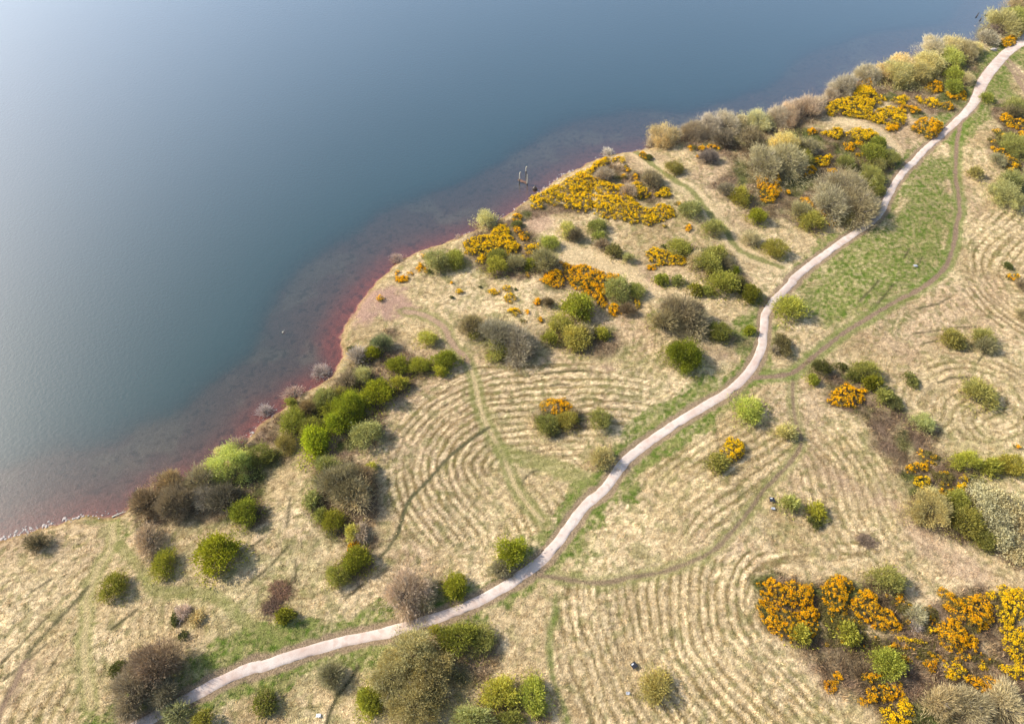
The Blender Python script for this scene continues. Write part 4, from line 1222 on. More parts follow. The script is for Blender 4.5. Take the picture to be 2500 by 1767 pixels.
B('J', [
    (740, 268, 250, 155, 'p', '=pale cream willow at the tip of the upper shore trees', (.32, .28, .18)),
    (640, 320, 90, 70, 'a', 'small, left foot of the pale willow on the upper shore'),
    (990, 235, 210, 160, 'a', 'first after the gap along the upper shore', (.23, .18, .13)),
    (1120, 190, 210, 190, 'a', 'second along the upper shore', (.26, .205, .16)),
    (1260, 170, 210, 190, 'a', 'third along the upper shore', (.27, .22, .165)),
    (1360, 170, 150, 190, 'p', 'fourth along the upper shore', (.28, .25, .16)),
    (1500, 150, 200, 180, 'p', 'fifth along the upper shore', (.30, .28, .165)),
    (1590, 160, 130, 160, 'k', 'sixth along the upper shore', (.24, .19, .10)),
    (1690, 120, 190, 170, 'a', 'seventh along the upper shore', (.27, .215, .165)),
    (1800, 70, 170, 140, 'a', 'eighth along the upper shore', (.27, .21, .17)),
    (1920, 50, 190, 120, 'a', 'ninth along the upper shore', (.26, .20, .17)),
    (1230, 300, 190, 120, 'b', 'low, beneath the upper shore row near orange gorse', (.15, .115, .08)),
    (1450, 300, 200, 130, 'b', 'wide and low, beneath the middle of the upper shore row', (.15, .12, .075)),
    (1100, 440, 150, 90, 'b', 'low scrub below the small orange gorse strip', (.16, .12, .10)),
    (280, 402, 98, 72, 'w', 'on the shoreline above the largest gorse thicket', (.36, .30, .24)),
    (620, 452, 60, 48, 'd', 'tiny, right of a small gorse by the grass track'),
    (820, 532, 150, 110, 'o', 'alone at the start of the grass track', (.17, .145, .06)),
    (640, 640, 180, 120, 'b', 'growing inside the largest gorse thicket', (.20, .16, .10)),
    (250, 590, 150, 90, 'a', 'low, in the upper hollow of the largest gorse thicket'),
    (450, 730, 140, 80, 'a', 'low, in the middle of the largest gorse thicket', (.24, .19, .15)),
    (965, 868, 190, 145, 'o', 'greyish, between largest gorse and the grass track', (.175, .16, .075)),
    (1140, 1020, 180, 125, 'o', 'greyish, touching the middle of the grass track', (.18, .165, .07)),
    (1365, 760, 175, 135, 'o', 'left of the upright orange gorse', (.18, .165, .04)),
    (1250, 720, 150, 100, 'b', 'low, left of the olive one by the upright gorse', (.21, .165, .11)),
    (1500, 932, 150, 115, 'g', 'yellowish, below the upright orange gorse', (.165, .18, .025)),
    (1450, 1105, 140, 120, 'b', 'sparse, left of a large olive one above the path', (.235, .195, .115)),
    (1640, 1185, 210, 145, 'o', 'large, between the grass track and the path', (.17, .16, .05)),
    (330, 1215, 135, 105, 'o', 'dark, lower one in the field of straw left of round gorse', (.14, .125, .06)),
    (225, 1170, 110, 70, 'b', 'low, left of the dark olive one in straw', (.17, .13, .09)),
    (440, 1270, 110, 75, 'o', 'pale, thin, in the straw left of oval gorse', (.22, .20, .11)),
    (868, 1190, 205, 150, 'o', 'behind the oval yellow gorse', (.16, .165, .05)),
    (735, 1177, 48, 30, 'd', 'tiny, on top of the oval yellow gorse', (.04, .05, .02)),
    (1185, 1235, 180, 110, 'o', 'top of the large olive cluster beside the track', (.18, .165, .055)),
    (1110, 1320, 240, 190, 'o', 'left middle of the large olive cluster beside the track', (.17, .16, .05)),
    (1000, 1285, 130, 140, 'a', 'left flank of the large olive cluster', (.27, .23, .15)),
    (1250, 1310, 120, 120, 'b', 'right flank of the large olive cluster', (.15, .12, .07)),
    (1215, 1470, 240, 190, 'o', 'lowest of the large olive cluster', (.155, .155, .04)),
    (1310, 1372, 90, 55, 'g', 'tiny, on top of the large olive cluster'),
    (1355, 1470, 120, 150, 'd', 'standing in for shade on the right of the large olive cluster', (.09, .09, .035)),  # dark bush added for the shadow on this side of the cluster
    (1445, 1560, 165, 150, 'g', 'dark, round, left of the path in mid slope', (.105, .13, .022)),
    (725, 1445, 112, 92, 'g', 'small, left of two below the oval gorse', (.165, .20, .04)),
    (855, 1452, 120, 88, 'o', 'pale, right of two below the oval gorse', (.18, .19, .075)),
    (985, 1525, 125, 110, 'g', 'left of a low pair above the big brown dome', (.15, .17, .035)),
    (1085, 1540, 120, 80, 'o', 'right of a low pair above the big brown dome', (.17, .175, .05)),
    (375, 1525, 225, 195, 'o', '=large grey olive bush at the right end of the gorse slope', (.175, .175, .075)),
    (510, 1530, 150, 130, 'o', 'smaller, right side of the grey olive bush on the slope', (.17, .18, .06)),
    (1560, 490, 280, 250, 'a', 'large, left part of the pale inland thicket', (.225, .20, .135)),
    (1740, 470, 280, 260, 'a', 'large, middle part of the pale inland thicket', (.23, .205, .13)),
    (1720, 345, 260, 120, 'p', 'crest of the pale inland thicket', (.36, .33, .16)),
    (1880, 440, 140, 150, 'o', 'small, right of the pale inland thicket', (.13, .15, .04)),
    (1860, 885, 145, 130, 'b', 'beside gorse at the left foot of the big grey thicket', (.19, .16, .08)),
    (1950, 975, 190, 155, 'o', 'below gorse at the left foot of the big grey thicket', (.155, .15, .045)),
])
B('M', [
    (770, 1120, 400, 250, 'b', '=big brown dome shaped bare shrub in the centre', (.21, .165, .105)),
    (640, 1220, 280, 230, 'b', '=left lower flank of the big brown dome shrub', (.20, .165, .095)),
    (860, 1220, 260, 220, 'b', '=right lower flank of the big brown dome shrub', (.20, .16, .10)),
    (530, 1190, 120, 140, 'o', 'left fringe of the big brown dome shrub', (.17, .155, .05)),
    (1100, 1290, 230, 160, 'o', 'low and tangled, right of the big brown dome shrub', (.13, .14, .04)),
    (1370, 1285, 110, 75, 'g', 'small, low, left of the path bend', (.19, .22, .03)),
    (800, 1490, 295, 270, 'g', 'dark, large and round, below the big brown dome shrub', (.105, .15, .018)),
    (1660, 1420, 160, 170, 'd', 'with brown tint, right of the path bend', (.085, .075, .035)),
    (1590, 1460, 70, 65, 'b', 'tiny, left foot of the dark bush right of the path', (.17, .13, .09)),
    (300, 1110, 140, 90, 'b', 'low, between two small gorse bushes on the slope', (.14, .10, .06)),
])
B('L', [
    (90, 1240, 230, 200, 'o', '=round olive green bush on the right side of the path bend', (.175, .18, .045)),
    (520, 260, 380, 260, 'a', '=upper mass of the big grey bare thicket left of the path', (.225, .195, .135)),
    (430, 400, 330, 260, 'a', '=lower left mass of the big grey bare thicket', (.21, .18, .125)),
    (640, 400, 330, 280, 'a', '=lower right mass of the big grey bare thicket', (.215, .185, .125)),
    (770, 160, 180, 170, 'k', 'crowning the right side of the big grey thicket', (.19, .165, .05)),
    (800, 260, 120, 220, 'o', 'dark, right edge of the big grey thicket', (.11, .115, .035)),
    (770, 400, 120, 120, 'a', 'rightmost bit of the big grey thicket by the path'),
    (560, 510, 170, 100, 'o', 'low, at the lower edge of the big grey thicket', (.15, .14, .06)),
    (1618, 148, 115, 75, 'o', '=small isolated olive bush with long shadow in the right field', (.19, .18, .09)),
    (1870, 320, 230, 210, 'k', '=golden olive bush at the right edge below the gorse', (.21, .185, .08)),
    (1930, 200, 200, 150, 'k', 'upper one at the right edge, directly under gorse', (.19, .165, .06)),
    (1885, 905, 65, 60, 'd', 'tiny, beside a small gorse at the right edge'),
    (1990, 1050, 90, 90, 'b', 'small, below the small gorse at the right edge'),
    (1990, 1290, 80, 90, 'b', 'tiny, alone on the right edge of the upper field', (.2, .17, .1)),
])
B('H', [
    (1055, 572, 95, 115, 'd', 'small with red tint, alone in the right field', (.12, .12, .035)),
    (1385, 240, 195, 115, 'k', 'left of a pair on a ring mound at right', (.22, .185, .055)),
    (1640, 238, 180, 95, 'k', 'right of a pair on a ring mound at right', (.22, .185, .06)),
    (1440, 300, 110, 80, 'd', 'low, under the left bush of the ring mound', (.10, .10, .04)),
    (1650, 315, 150, 90, 'b', 'low, part shadow, under the right bush of the ring mound', (.15, .13, .07)),  # brown twigs also stand in for the shadow below the bush
    (1600, 690, 250, 215, 'k', '=large round golden olive bush alone in the right field', (.23, .20, .065)),
    (1140, 905, 180, 140, 'k', 'sparse, on the right side of the scrub band', (.25, .225, .09)),
    (340, 478, 175, 95, 'd', 'topmost of the scrub band, next to the dirt trail', (.075, .075, .025)),
    (495, 465, 90, 65, 'd', 'small, second along the top of the scrub band', (.08, .085, .03)),
    (272, 570, 95, 85, 'g', 'small, left tip of the scrub band', (.17, .20, .035)),
    (680, 495, 210, 135, 'o', 'pale, large, top of the scrub band', (.175, .165, .055)),
    (600, 550, 120, 80, 'o', 'dark, in the middle top of the scrub band', (.10, .10, .03)),
    (760, 600, 165, 115, 'g', 'dull, right of the orange gorse in the scrub band', (.14, .165, .025)),
    (830, 705, 140, 125, 'o', 'below the dull green one in the scrub band', (.16, .16, .055)),
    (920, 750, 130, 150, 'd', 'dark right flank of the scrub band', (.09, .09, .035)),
    (1500, 1225, 220, 145, 'o', 'left of three above the cream trees', (.20, .20, .045)),
    (1690, 1260, 190, 130, 'o', 'middle of three above the cream trees', (.18, .185, .045)),
    (1850, 1240, 230, 150, 'o', 'right of three above the cream trees', (.19, .18, .05)),
    (1960, 880, 40, 40, 'd', 'tiny dot on the right edge of the lower field'),
    (1950, 60, 70, 60, 'b', 'small, at the right edge above the ring mound'),
])
B('K', [
    (90, 940, 190, 180, 'a', 'tenth along the upper shore', (.25, .195, .15)),
    (250, 880, 240, 160, 'a', 'eleventh along the upper shore, beside the upper gorse', (.27, .215, .175)),
    (350, 830, 110, 90, 'a', 'twelfth along the upper shore, at the water'),
    (540, 700, 200, 140, 'a', 'thirteenth along the upper shore, above the upper gorse', (.27, .22, .165)),
    (450, 770, 110, 80, 'a', 'small, between two shore shrubs above the upper gorse'),
    (730, 610, 190, 120, 'a', 'fourteenth along the upper shore', (.28, .235, .17)),
    (860, 590, 160, 110, 'p', 'small, in the upper shore row', (.31, .27, .16)),
    (990, 500, 150, 90, 'p', 'behind the broad green grey willow at the water', (.33, .29, .18)),
    (980, 600, 240, 160, 'p', '=broad green grey willow in the upper shore row', (.23, .225, .115)),
    (1150, 600, 200, 150, 'p', 'right of the broad green grey one on the upper shore', (.22, .21, .105)),
    (1220, 515, 220, 170, 'p', 'with cream catkins, in the middle upper shore', (.35, .31, .155)),
    (1400, 470, 200, 185, 'o', 'yellow green, tallest in the upper shore row', (.22, .235, .075)),
    (1270, 400, 200, 100, 'a', 'at the water behind the catkin willow', (.29, .24, .17)),
    (1440, 380, 190, 110, 'p', 'at the water behind the yellow green one', (.28, .25, .15)),
    (1540, 420, 170, 150, 'b', 'right of the yellow green one on the upper shore', (.2, .17, .10)),
    (1620, 400, 110, 110, 'p', 'right end of the upper shore row'),
    (1710, 315, 140, 90, 'b', 'low, between the shore row and the top right tree', (.20, .165, .12)),
    (1440, 615, 130, 105, 'g', 'yellowish, upper of two near the upper path', (.20, .215, .045)),
    (1430, 715, 130, 95, 'g', 'lower of two near the upper path', (.16, .195, .04)),
    (1530, 640, 110, 90, 'b', 'beside two green ones near the upper path', (.24, .20, .12)),
    (1700, 795, 85, 75, 'o', 'small, on the right verge of the upper path', (.11, .14, .035)),
    (1840, 190, 230, 200, 'b', '=brown green tree at the water in the top right corner', (.19, .17, .08)),
    (1960, 140, 180, 190, 'o', '=green tree in the top right corner beside the path', (.18, .19, .07)),
    (1970, 30, 170, 130, 'b', 'orange brown, highest in the top right corner', (.24, .175, .10)),
    (1770, 250, 110, 80, 'b', 'dark, in the water at top right', (.13, .09, .07)),
    (1955, 235, 90, 55, 'k', 'small, above the corner gorse by the path'),
    (1965, 870, 170, 120, 'k', 'at the right edge below the muddy patch', (.19, .16, .05)),
    (1930, 920, 120, 70, 'b', 'dark, between golden bush and gorse at right edge', (.13, .11, .06)),
    (1940, 1190, 200, 180, 'o', 'surrounded by gorse at the right edge', (.15, .145, .055)),
    (1810, 1310, 120, 95, 'b', 'small, at the left foot of the right edge gorse', (.17, .15, .09)),
    (815, 1165, 125, 85, 'g', 'small, right under the middle gorse', (.14, .17, .035)),
    (775, 1255, 200, 130, 'o', 'broad, below the middle gorse', (.14, .155, .035)),
    (910, 1285, 150, 120, 'o', 'dark, right of the broad one below the middle gorse', (.12, .115, .045)),
    (810, 1345, 140, 110, 'k', 'between the broad olive one and the grey thicket', (.18, .15, .055)),
    (240, 1200, 180, 90, 'b', 'low and grey, right of the pale crest', (.2, .175, .11)),
    (560, 1330, 160, 90, 'o', 'low, green tinted ground shrub above the grey thicket', (.13, .14, .055)),
])

# gorse ----------------------------------------------------------------
G_ = [
    ('J', [(-360, 764), (-270, 744), (-220, 700), (-150, 664), (-70, 634), (30, 564), (130, 530), (180, 480), (270, 440), (300, 455), (280, 510), (200, 530), (150, 600), (175, 660), (140, 700), (160, 860), (100, 890), (0, 880), (-60, 850), (-170, 830), (-230, 800), (-240, 860), (-340, 860)],
     'bright yellow gorse thicket along the shore, left part of the largest thicket', .95, 0),
    ('J', [(150, 610), (230, 620), (320, 660), (430, 665), (540, 640), (590, 690), (640, 740), (600, 770), (500, 770), (400, 740), (340, 760), (270, 750), (200, 730), (160, 690)],
     'yellow gorse band crossing the middle of the largest thicket', .8, 0),
    ('J', [(160, 740), (270, 760), (360, 750), (480, 770), (550, 840), (640, 850), (700, 820), (800, 840), (830, 910), (740, 970), (620, 1000), (500, 980), (400, 960), (280, 940), (170, 900)],
     'bright yellow gorse forming the lower rim of the largest thicket', .95, 0),
    ('J', [(690, 690), (760, 690), (800, 730), (790, 770), (700, 770), (650, 750)], 'yellow gorse at the right tip of the largest thicket', .75, 0),
    ('J', [(310, 450), (400, 440), (425, 460), (400, 490), (320, 475)], 'small yellow gorse at the shore corner of the largest thicket', .9, 0),
    ('J', ell(438, 525, 45, 55), 'small orange gorse below the shore corner of the largest thicket', .7, 1),
    ('J', ell(505, 590, 40, 60), 'small gorse inside the top right of the largest thicket', .7, 1),
    ('J', ell(850, 815, 90, 35), 'flat sparse gorse strip right of the largest thicket', .6, 1),
    ('J', ell(400, 600, 80, 40), 'faint gorse tuft in the grey hollow of the largest thicket', .5, 1),
    ('J', [(530, 405), (590, 400), (600, 450), (560, 450)], 'small orange gorse at the start of the grass track by the shore', .8, 1),
    ('J', [(1090, 340), (1150, 340), (1220, 370), (1200, 400), (1120, 372)], 'orange gorse strip under the upper shore trees', .9, 1),
    ('J', ell(975, 365, 75, 42), 'dull gorse tuft left of the orange strip under shore trees', .55, 1),
    ('J', ell(1050, 365, 50, 40), 'tiny gorse tuft touching the orange strip under shore trees', .7, 1),
    ('J', ell(1018, 433, 42, 26), 'tiny lone gorse tuft below the orange strip', .8, 1),
    ('J', [(1500, 600), (1580, 600), (1640, 560), (1700, 620), (1705, 690), (1650, 800), (1600, 830), (1540, 800), (1510, 700)], 'upright orange gorse in the middle of the brown scrub', .85, 1),
    ('J', ell(1745, 730, 55, 35), 'tiny orange gorse right of the upright orange one', .8, 1),
    ('J', ell(940, 1015, 48, 66), 'small upright gorse alone near the middle of the grass track', .85, 1),
    ('J', ell(745, 1000, 36, 22), 'tiny gorse tuft just below the largest thicket', .7, 0),
    ('J', [(575, 1225), (650, 1182), (760, 1190), (860, 1230), (930, 1270), (900, 1318), (800, 1308), (700, 1330), (610, 1290)], 'oval bright gorse with an olive bush behind it', .9, 0),
    ('J', ell(640, 1335, 35, 20), 'tiny gorse tuft below the oval bright gorse', .7, 1),
    ('J', [(1860, 780), (1920, 770), (1970, 820), (1960, 860), (1900, 822)], 'small orange gorse above the brown shrub by the grey thicket', .85, 1),
    ('J', ell(1950, 235, 80, 45), 'small yellow gorse in green scrub below the upper shore row', .8, 1),
    ('I', [(770, 700), (860, 650), (1000, 630), (1050, 560), (1120, 550), (1160, 600), (1170, 640), (1220, 720), (1200, 790), (1130, 810), (1060, 800), (960, 830), (930, 880), (880, 860), (900, 800), (800, 790)], 'bright yellow gorse slope beside the shore, nearest the pale round willow', .95, 0),
    ('I', [(1270, 720), (1390, 700), (1410, 770), (1330, 812), (1280, 780)], 'patchy gorse right of the bright slope, beside a lone olive bush', .8, 0),
    ('I', ell(1260, 650, 100, 70), 'thin gorse on the upper right of the bright shore slope', .45, 1),
    ('I', ell(1250, 830, 70, 40), 'tiny gorse between the bright slope and the olive row', .7, 0),
    ('I', [(1170, 480), (1230, 450), (1255, 500), (1230, 540), (1180, 530)], 'small orange gorse at the top of the bank by the posts', .8, 1),
    ('I', ell(1215, 598, 90, 60), 'dark gorse with few flowers above the bright shore slope', .3, 1),
    ('I', [(370, 890), (430, 850), (470, 900), (470, 940), (400, 950)], 'small orange gorse left of the mound by the shore', .9, 1),
    ('I', [(300, 940), (350, 930), (370, 960), (310, 970)], 'smaller orange gorse second from the water near the point', .9, 1),
    ('I', ell(228, 942, 46, 36), 'tiny orange gorse on the bank by the waterside shrub', .9, 1),
    ('I', ell(245, 1000, 28, 20), 'tiny gorse sprig on bare ground, left of two', .8, 1),
    ('I', ell(286, 993, 24, 18), 'tiny gorse sprig on bare ground, right of two', .8, 1),
    ('I', ell(95, 1157, 50, 50), 'single small gorse on the pink bare point', .85, 1),
    ('I', ell(450, 815, 34, 24), 'tiny gorse at the back of the shore mound', .8, 1),
    ('I', [(1400, 1010), (1450, 940), (1560, 930), (1600, 1000), (1600, 1060), (1500, 1060)], 'rounded orange gorse at the left end of the long slope', .85, 1),
    ('I', [(1560, 850), (1640, 880), (1780, 890), (1900, 930), (2030, 970), (2060, 1010), (1960, 1060), (1930, 1150), (1950, 1250), (1900, 1240), (1800, 1130), (1700, 1100), (1620, 1020), (1580, 930)], 'long orange yellow gorse slope between the olive row and round green bush', .9, 1),
    ('I', [(1950, 1200), (2004, 1180), (2040, 1250), (2000, 1290), (1960, 1270)], 'gorse hanging at the lower end of the long slope', .75, 1),
    ('M', [(130, 1050), (200, 1030), (250, 1080), (240, 1150), (170, 1150), (130, 1100)], 'round yellow gorse below the grey olive bush on the slope', .85, 1),
    ('M', [(350, 1000), (400, 1010), (420, 1070), (370, 1085)], 'small yellow gorse below right of the grey olive bush', .85, 0),
    ('I', ell(740, 1097, 58, 36), 'low yellow gorse tuft, leftmost in the dry clearing', .85, 0),
    ('I', ell(1025, 1102, 100, 42), 'flat yellow gorse tuft in the dry clearing, left of three', .85, 0),
    ('I', ell(1125, 1070, 84, 56), 'yellow gorse tuft, top of three in the dry clearing', .9, 0),
    ('I', ell(1155, 1153, 112, 80), 'largest yellow gorse tuft in the dry clearing', .9, 0),
    ('I', ell(1185, 1263, 112, 62), 'yellow gorse tuft below the largest one in the clearing', .85, 0),
    ('I', ell(1378, 1183, 70, 66), 'gorse tuft with dark shrub at its right side', .85, 1),
    ('I', ell(1400, 1325, 50, 46), 'tiny gorse left of the pale olive bush', .8, 1),
    ('I', ell(1292, 1262, 38, 36), 'tiny gorse sprig right of the clearing tufts', .75, 1),
    ('I', ell(1265, 1335, 52, 34), 'tiny faded gorse below the clearing tufts', .6, 1),
    ('I', ell(668, 1025, 30, 20), 'tiny gorse sprig in the upper dry clearing', .8, 1),
    ('I', ell(1292, 967, 28, 38), 'tiny gorse at the foot of the olive row', .8, 1),
    ('F', [(1190, 680), (1260, 630), (1380, 630), (1430, 680), (1430, 735), (1300, 745), (1200, 735)], 'orange gorse island inside the mown rings', .8, 1),
    ('G', [(730, 960), (800, 910), (870, 897), (925, 940), (915, 1010), (885, 1075), (810, 1075), (740, 1030)], 'round bright yellow gorse bush alone below the path', .97, 0, 2.6),
    ('B', ell(755, 378, 46, 30), 'tiny orange gorse sprig beside the yellowish bush', .8, 1),
    ('H', [(430, 650), (480, 620), (550, 590), (620, 620), (700, 650), (715, 740), (640, 800), (560, 790), (440, 770), (400, 740)], 'dense orange gorse in the scrub band by the dirt trail', .8, 1),
    ('H', [(1090, 1130), (1180, 1110), (1250, 1150), (1300, 1190), (1260, 1230), (1190, 1250), (1120, 1220)], 'thin gorse at the top of the lower scrub band', .5, 1),
    ('H', [(1020, 1290), (1010, 1260), (1070, 1220), (1180, 1230), (1200, 1280), (1100, 1310)], 'thin orange gorse on the left of the lower scrub band', .65, 1),
    ('H', [(1090, 1340), (1150, 1320), (1220, 1350), (1220, 1400), (1160, 1430), (1090, 1390)], 'bright yellow gorse knot in the lower scrub band', .95, 0),
    ('H', [(1220, 1300), (1350, 1290), (1420, 1340), (1400, 1400), (1300, 1420), (1230, 1370)], 'scattered gorse in the centre of the lower scrub band', .5, 1),
    ('H', [(1430, 1340), (1490, 1315), (1510, 1350), (1480, 1440), (1425, 1440)], 'bright gorse against the left cream tree', .85, 0),
    ('H', [(1260, 1440), (1400, 1430), (1400, 1495), (1330, 1490)], 'gorse above the large golden brown bush', .8, 1),
    ('H', [(1860, 1080), (1950, 1090), (1950, 1120), (1880, 1110)], 'small orange gorse at the right edge above olive bushes', .7, 1),
    ('L', [(1850, 970), (1960, 960), (1980, 1000), (1880, 1008)], 'small orange gorse at the right edge of the upper field', .7, 1),
    ('D', [(140, 630), (250, 580), (320, 640), (430, 595), (530, 640), (560, 720), (540, 800), (400, 820), (280, 790), (150, 770)], 'orange gorse, upper left end of the lower right thicket', .9, 1),
    ('D', [(130, 770), (280, 790), (400, 820), (540, 800), (590, 860), (570, 900), (600, 960), (560, 1010), (500, 1000), (400, 1060), (280, 1000), (210, 940), (150, 840)], 'orange gorse with dark gaps, left end of the lower right thicket', .62, 1),
    ('D', [(590, 650), (680, 565), (760, 590), (830, 600), (840, 680), (800, 720), (780, 800), (740, 880), (690, 850), (640, 800), (570, 740)], 'orange gorse heads at the top of the lower right thicket', .8, 1),
    ('D', [(800, 720), (880, 660), (980, 710), (1010, 780), (1100, 830), (1190, 980), (1120, 990), (1000, 990), (930, 940), (860, 870), (790, 790)], 'yellow orange gorse ridge running down the lower right thicket', .88, 1),
    ('D', [(1090, 1000), (1170, 990), (1330, 1050), (1260, 1070), (1130, 1040)], 'thin gorse tail below the ridge in the lower right', .8, 0),
    ('D', [(600, 870), (690, 860), (800, 880), (860, 960), (760, 930), (640, 960)], 'thin scattered gorse between left thicket and ridge at lower right', .35, 1),
    ('D', [(1180, 780), (1300, 800), (1400, 780), (1420, 900), (1340, 940), (1260, 900)], 'thin scattered gorse between ridge and right mass', .35, 1),
    ('D', [(600, 960), (860, 900), (1000, 1000), (1300, 1060), (1400, 1000), (1400, 1180), (1000, 1180), (800, 1100), (620, 1060)], 'low dark green gorse growth with hardly any flowers amid the lower right scrub', .1, 1, .8),
    ('D', [(540, 700), (600, 700), (700, 880), (860, 880), (950, 960), (620, 960), (580, 860)], 'low green gorse with few flowers between left thicket and pale green bush', .2, 1, .9),
    ('D', [(1000, 690), (1100, 700), (1250, 800), (1300, 900), (1200, 960), (1100, 830)], 'dull gorse growth between the ridge and a grey shrub at lower right', .3, 1, 1.0),
    ('D', [(1240, 1060), (1420, 1130), (1800, 1130), (1860, 1220), (1440, 1200), (1260, 1160)], 'low flowerless gorse strip under the right mass at lower right', .15, 1, .8),
    ('D', [(1100, 700), (1170, 680), (1170, 780), (1120, 780)], 'small gorse below the golden olive bush in the thicket', .7, 1),
    ('D', [(1400, 655), (1450, 660), (1550, 740), (1660, 720), (1720, 690), (1810, 780), (1800, 880), (1760, 960), (1700, 990), (1620, 960), (1500, 900), (1420, 760)], 'large orange gorse mass left part at the lower right edge', .68, 1),
    ('D', [(1720, 690), (1830, 660), (2060, 670), (2060, 830), (1950, 900), (1860, 920), (1820, 830)], 'bright gorse mass at the right edge, uppermost in the lower right', .9, 0),
    ('D', [(1410, 900), (1500, 870), (1600, 960), (1640, 1040), (1560, 1120), (1480, 1130), (1410, 1070)], 'orange gorse under the large left mass at lower right', .82, 1),
    ('D', [(1830, 960), (2060, 930), (2060, 1190), (1960, 1190), (1870, 1100)], 'bright gorse at the right edge, second from the top', .88, 0),
    ('D', [(1620, 1000), (1690, 1010), (1680, 1130), (1630, 1120)], 'narrow upright gorse between two lower right masses', .75, 1),
    ('D', [(1310, 940), (1390, 950), (1380, 1010), (1320, 990)], 'small bright gorse left of the lower right mass', .8, 0),
    ('D', [(1330, 840), (1390, 850), (1390, 900), (1340, 890)], 'small orange gorse upper left of the lower right mass', .7, 1),
    ('D', [(1420, 1200), (1520, 1180), (1620, 1250), (1620, 1300), (1480, 1300)], 'yellow gorse in the dark scrub near the bottom right, left half', .88, 0),
    ('D', [(1620, 1270), (1720, 1290), (1760, 1380), (1690, 1385), (1600, 1310)], 'orange gorse in the dark scrub near the bottom right, right half', .85, 1),
    ('D', [(1740, 1290), (1860, 1300), (1880, 1380), (1780, 1390)], 'orange gorse above the grey twigs at the bottom right', .82, 1),
    ('D', [(1830, 1210), (2060, 1210), (2060, 1300), (1890, 1295)], 'bright gorse at the right edge, lowest one', .85, 0),
    ('D', [(1690, 1190), (1760, 1195), (1750, 1235), (1690, 1230)], 'small lone gorse in dark scrub near the right edge', .85, 0),
    ('D', [(1110, 1130), (1180, 1120), (1240, 1190), (1160, 1195)], 'faded orange gorse right of the largest scrub green bush', .6, 2),
    ('D', [(1300, 1170), (1400, 1160), (1400, 1270), (1310, 1250)], 'sparse faded gorse in the middle of the lower right scrub', .4, 2),
    ('D', [(660, 1240), (710, 1250), (740, 1310), (700, 1322)], 'small orange gorse at the left rim of the lower right scrub', .88, 1),
    ('D', ell(668, 1356, 46, 34), 'tiny orange gorse below the small one at the scrub rim', .75, 2),
    ('D', [(940, 1260), (1020, 1240), (1035, 1300), (960, 1340), (880, 1310), (870, 1270)], 'orange gorse below the largest scrub green bush', .8, 1),
    ('D', [(860, 1450), (940, 1370), (1040, 1330), (1160, 1330), (1190, 1440), (1060, 1480), (900, 1500)], 'yellow orange gorse, upper part of the bottom edge clump', .85, 1),
    ('D', [(940, 1500), (1060, 1480), (1190, 1440), (1245, 1540), (1210, 1620), (1150, 1680), (1010, 1680), (1000, 1570)], 'bright yellow gorse cut by the bottom edge', .93, 0),
    ('K', [(390, 850), (450, 820), (540, 800), (700, 780), (790, 830), (780, 990), (720, 960), (620, 960), (560, 930), (480, 950), (390, 930)], 'bright yellow gorse at the lower left of the upper thicket', .95, 0),
    ('K', [(540, 800), (600, 740), (680, 690), (770, 690), (790, 750), (880, 790), (840, 850), (790, 830), (700, 780)], 'bright yellow gorse climbing toward the upper shore', .95, 0),
    ('K', [(780, 900), (860, 870), (960, 870), (1050, 910), (1040, 1000), (960, 1050), (860, 1000), (780, 985)], 'yellow orange gorse at the lower right of the upper thicket', .95, 0),
    ('K', ell(945, 1035, 130, 60), 'small orange gorse hanging below the upper thicket', .85, 1),
    ('K', [(680, 665), (740, 640), (790, 685), (750, 700)], 'dark orange gorse at the very top of the upper thicket', .6, 1),
    ('K', [(930, 810), (990, 765), (1070, 790), (1020, 840), (960, 840)], 'rounded yellow gorse right of the upper thicket', .95, 0),
    ('K', [(910, 860), (990, 848), (1100, 860), (1185, 910), (1140, 930), (1050, 900)], 'orange gorse arm reaching right from the upper thicket', .85, 1),
    ('K', [(1120, 780), (1170, 785), (1180, 840), (1130, 830)], 'small yellow gorse left of the rounded pair near the path', .8, 0),
    ('K', [(1180, 820), (1250, 790), (1330, 815), (1320, 860), (1240, 872)], 'yellow gorse in the middle between upper thicket and path', .9, 0),
    ('K', [(1330, 840), (1440, 860), (1420, 897), (1350, 880)], 'small low gorse nearest the upper path', .8, 1),
    ('K', [(1180, 712), (1260, 658), (1340, 670), (1335, 742), (1260, 752)], 'dark orange gorse dome under the green grey willow', .8, 1),
    ('K', [(1370, 750), (1440, 785), (1500, 730), (1560, 770), (1530, 805), (1400, 803)], 'orange gorse around the foot of a green bush by the path', .75, 1),
    ('K', [(1080, 1020), (1150, 980), (1260, 970), (1340, 1015), (1332, 1090), (1230, 1118), (1140, 1080)], 'large orange gorse dome touching the path', .95, 1, 2.8),
    ('K', [(350, 1080), (430, 1040), (520, 1040), (540, 1090), (480, 1130), (400, 1110)], 'orange gorse, left of a pair in the upper middle', .85, 0),
    ('K', [(540, 1080), (620, 1040), (740, 1050), (815, 1090), (810, 1130), (720, 1160), (560, 1160)], 'orange gorse, right of a pair in the upper middle', .8, 0),
    ('K', [(540, 1165), (700, 1150), (690, 1190), (610, 1222), (555, 1218)], 'lower lobe of orange gorse under the upper middle pair', .85, 1),
    ('K', ell(280, 1065, 66, 38), 'small orange gorse left of the upper middle pair', .8, 1),
    ('K', [(640, 1240), (700, 1220), (695, 1258), (650, 1265)], 'tiny orange gorse above the broad olive bush', .85, 1),
    ('K', [(280, 1290), (330, 1270), (450, 1260), (445, 1310), (380, 1345), (300, 1345)], 'yellow gorse above the grey thicket, upper right of two', .85, 0),
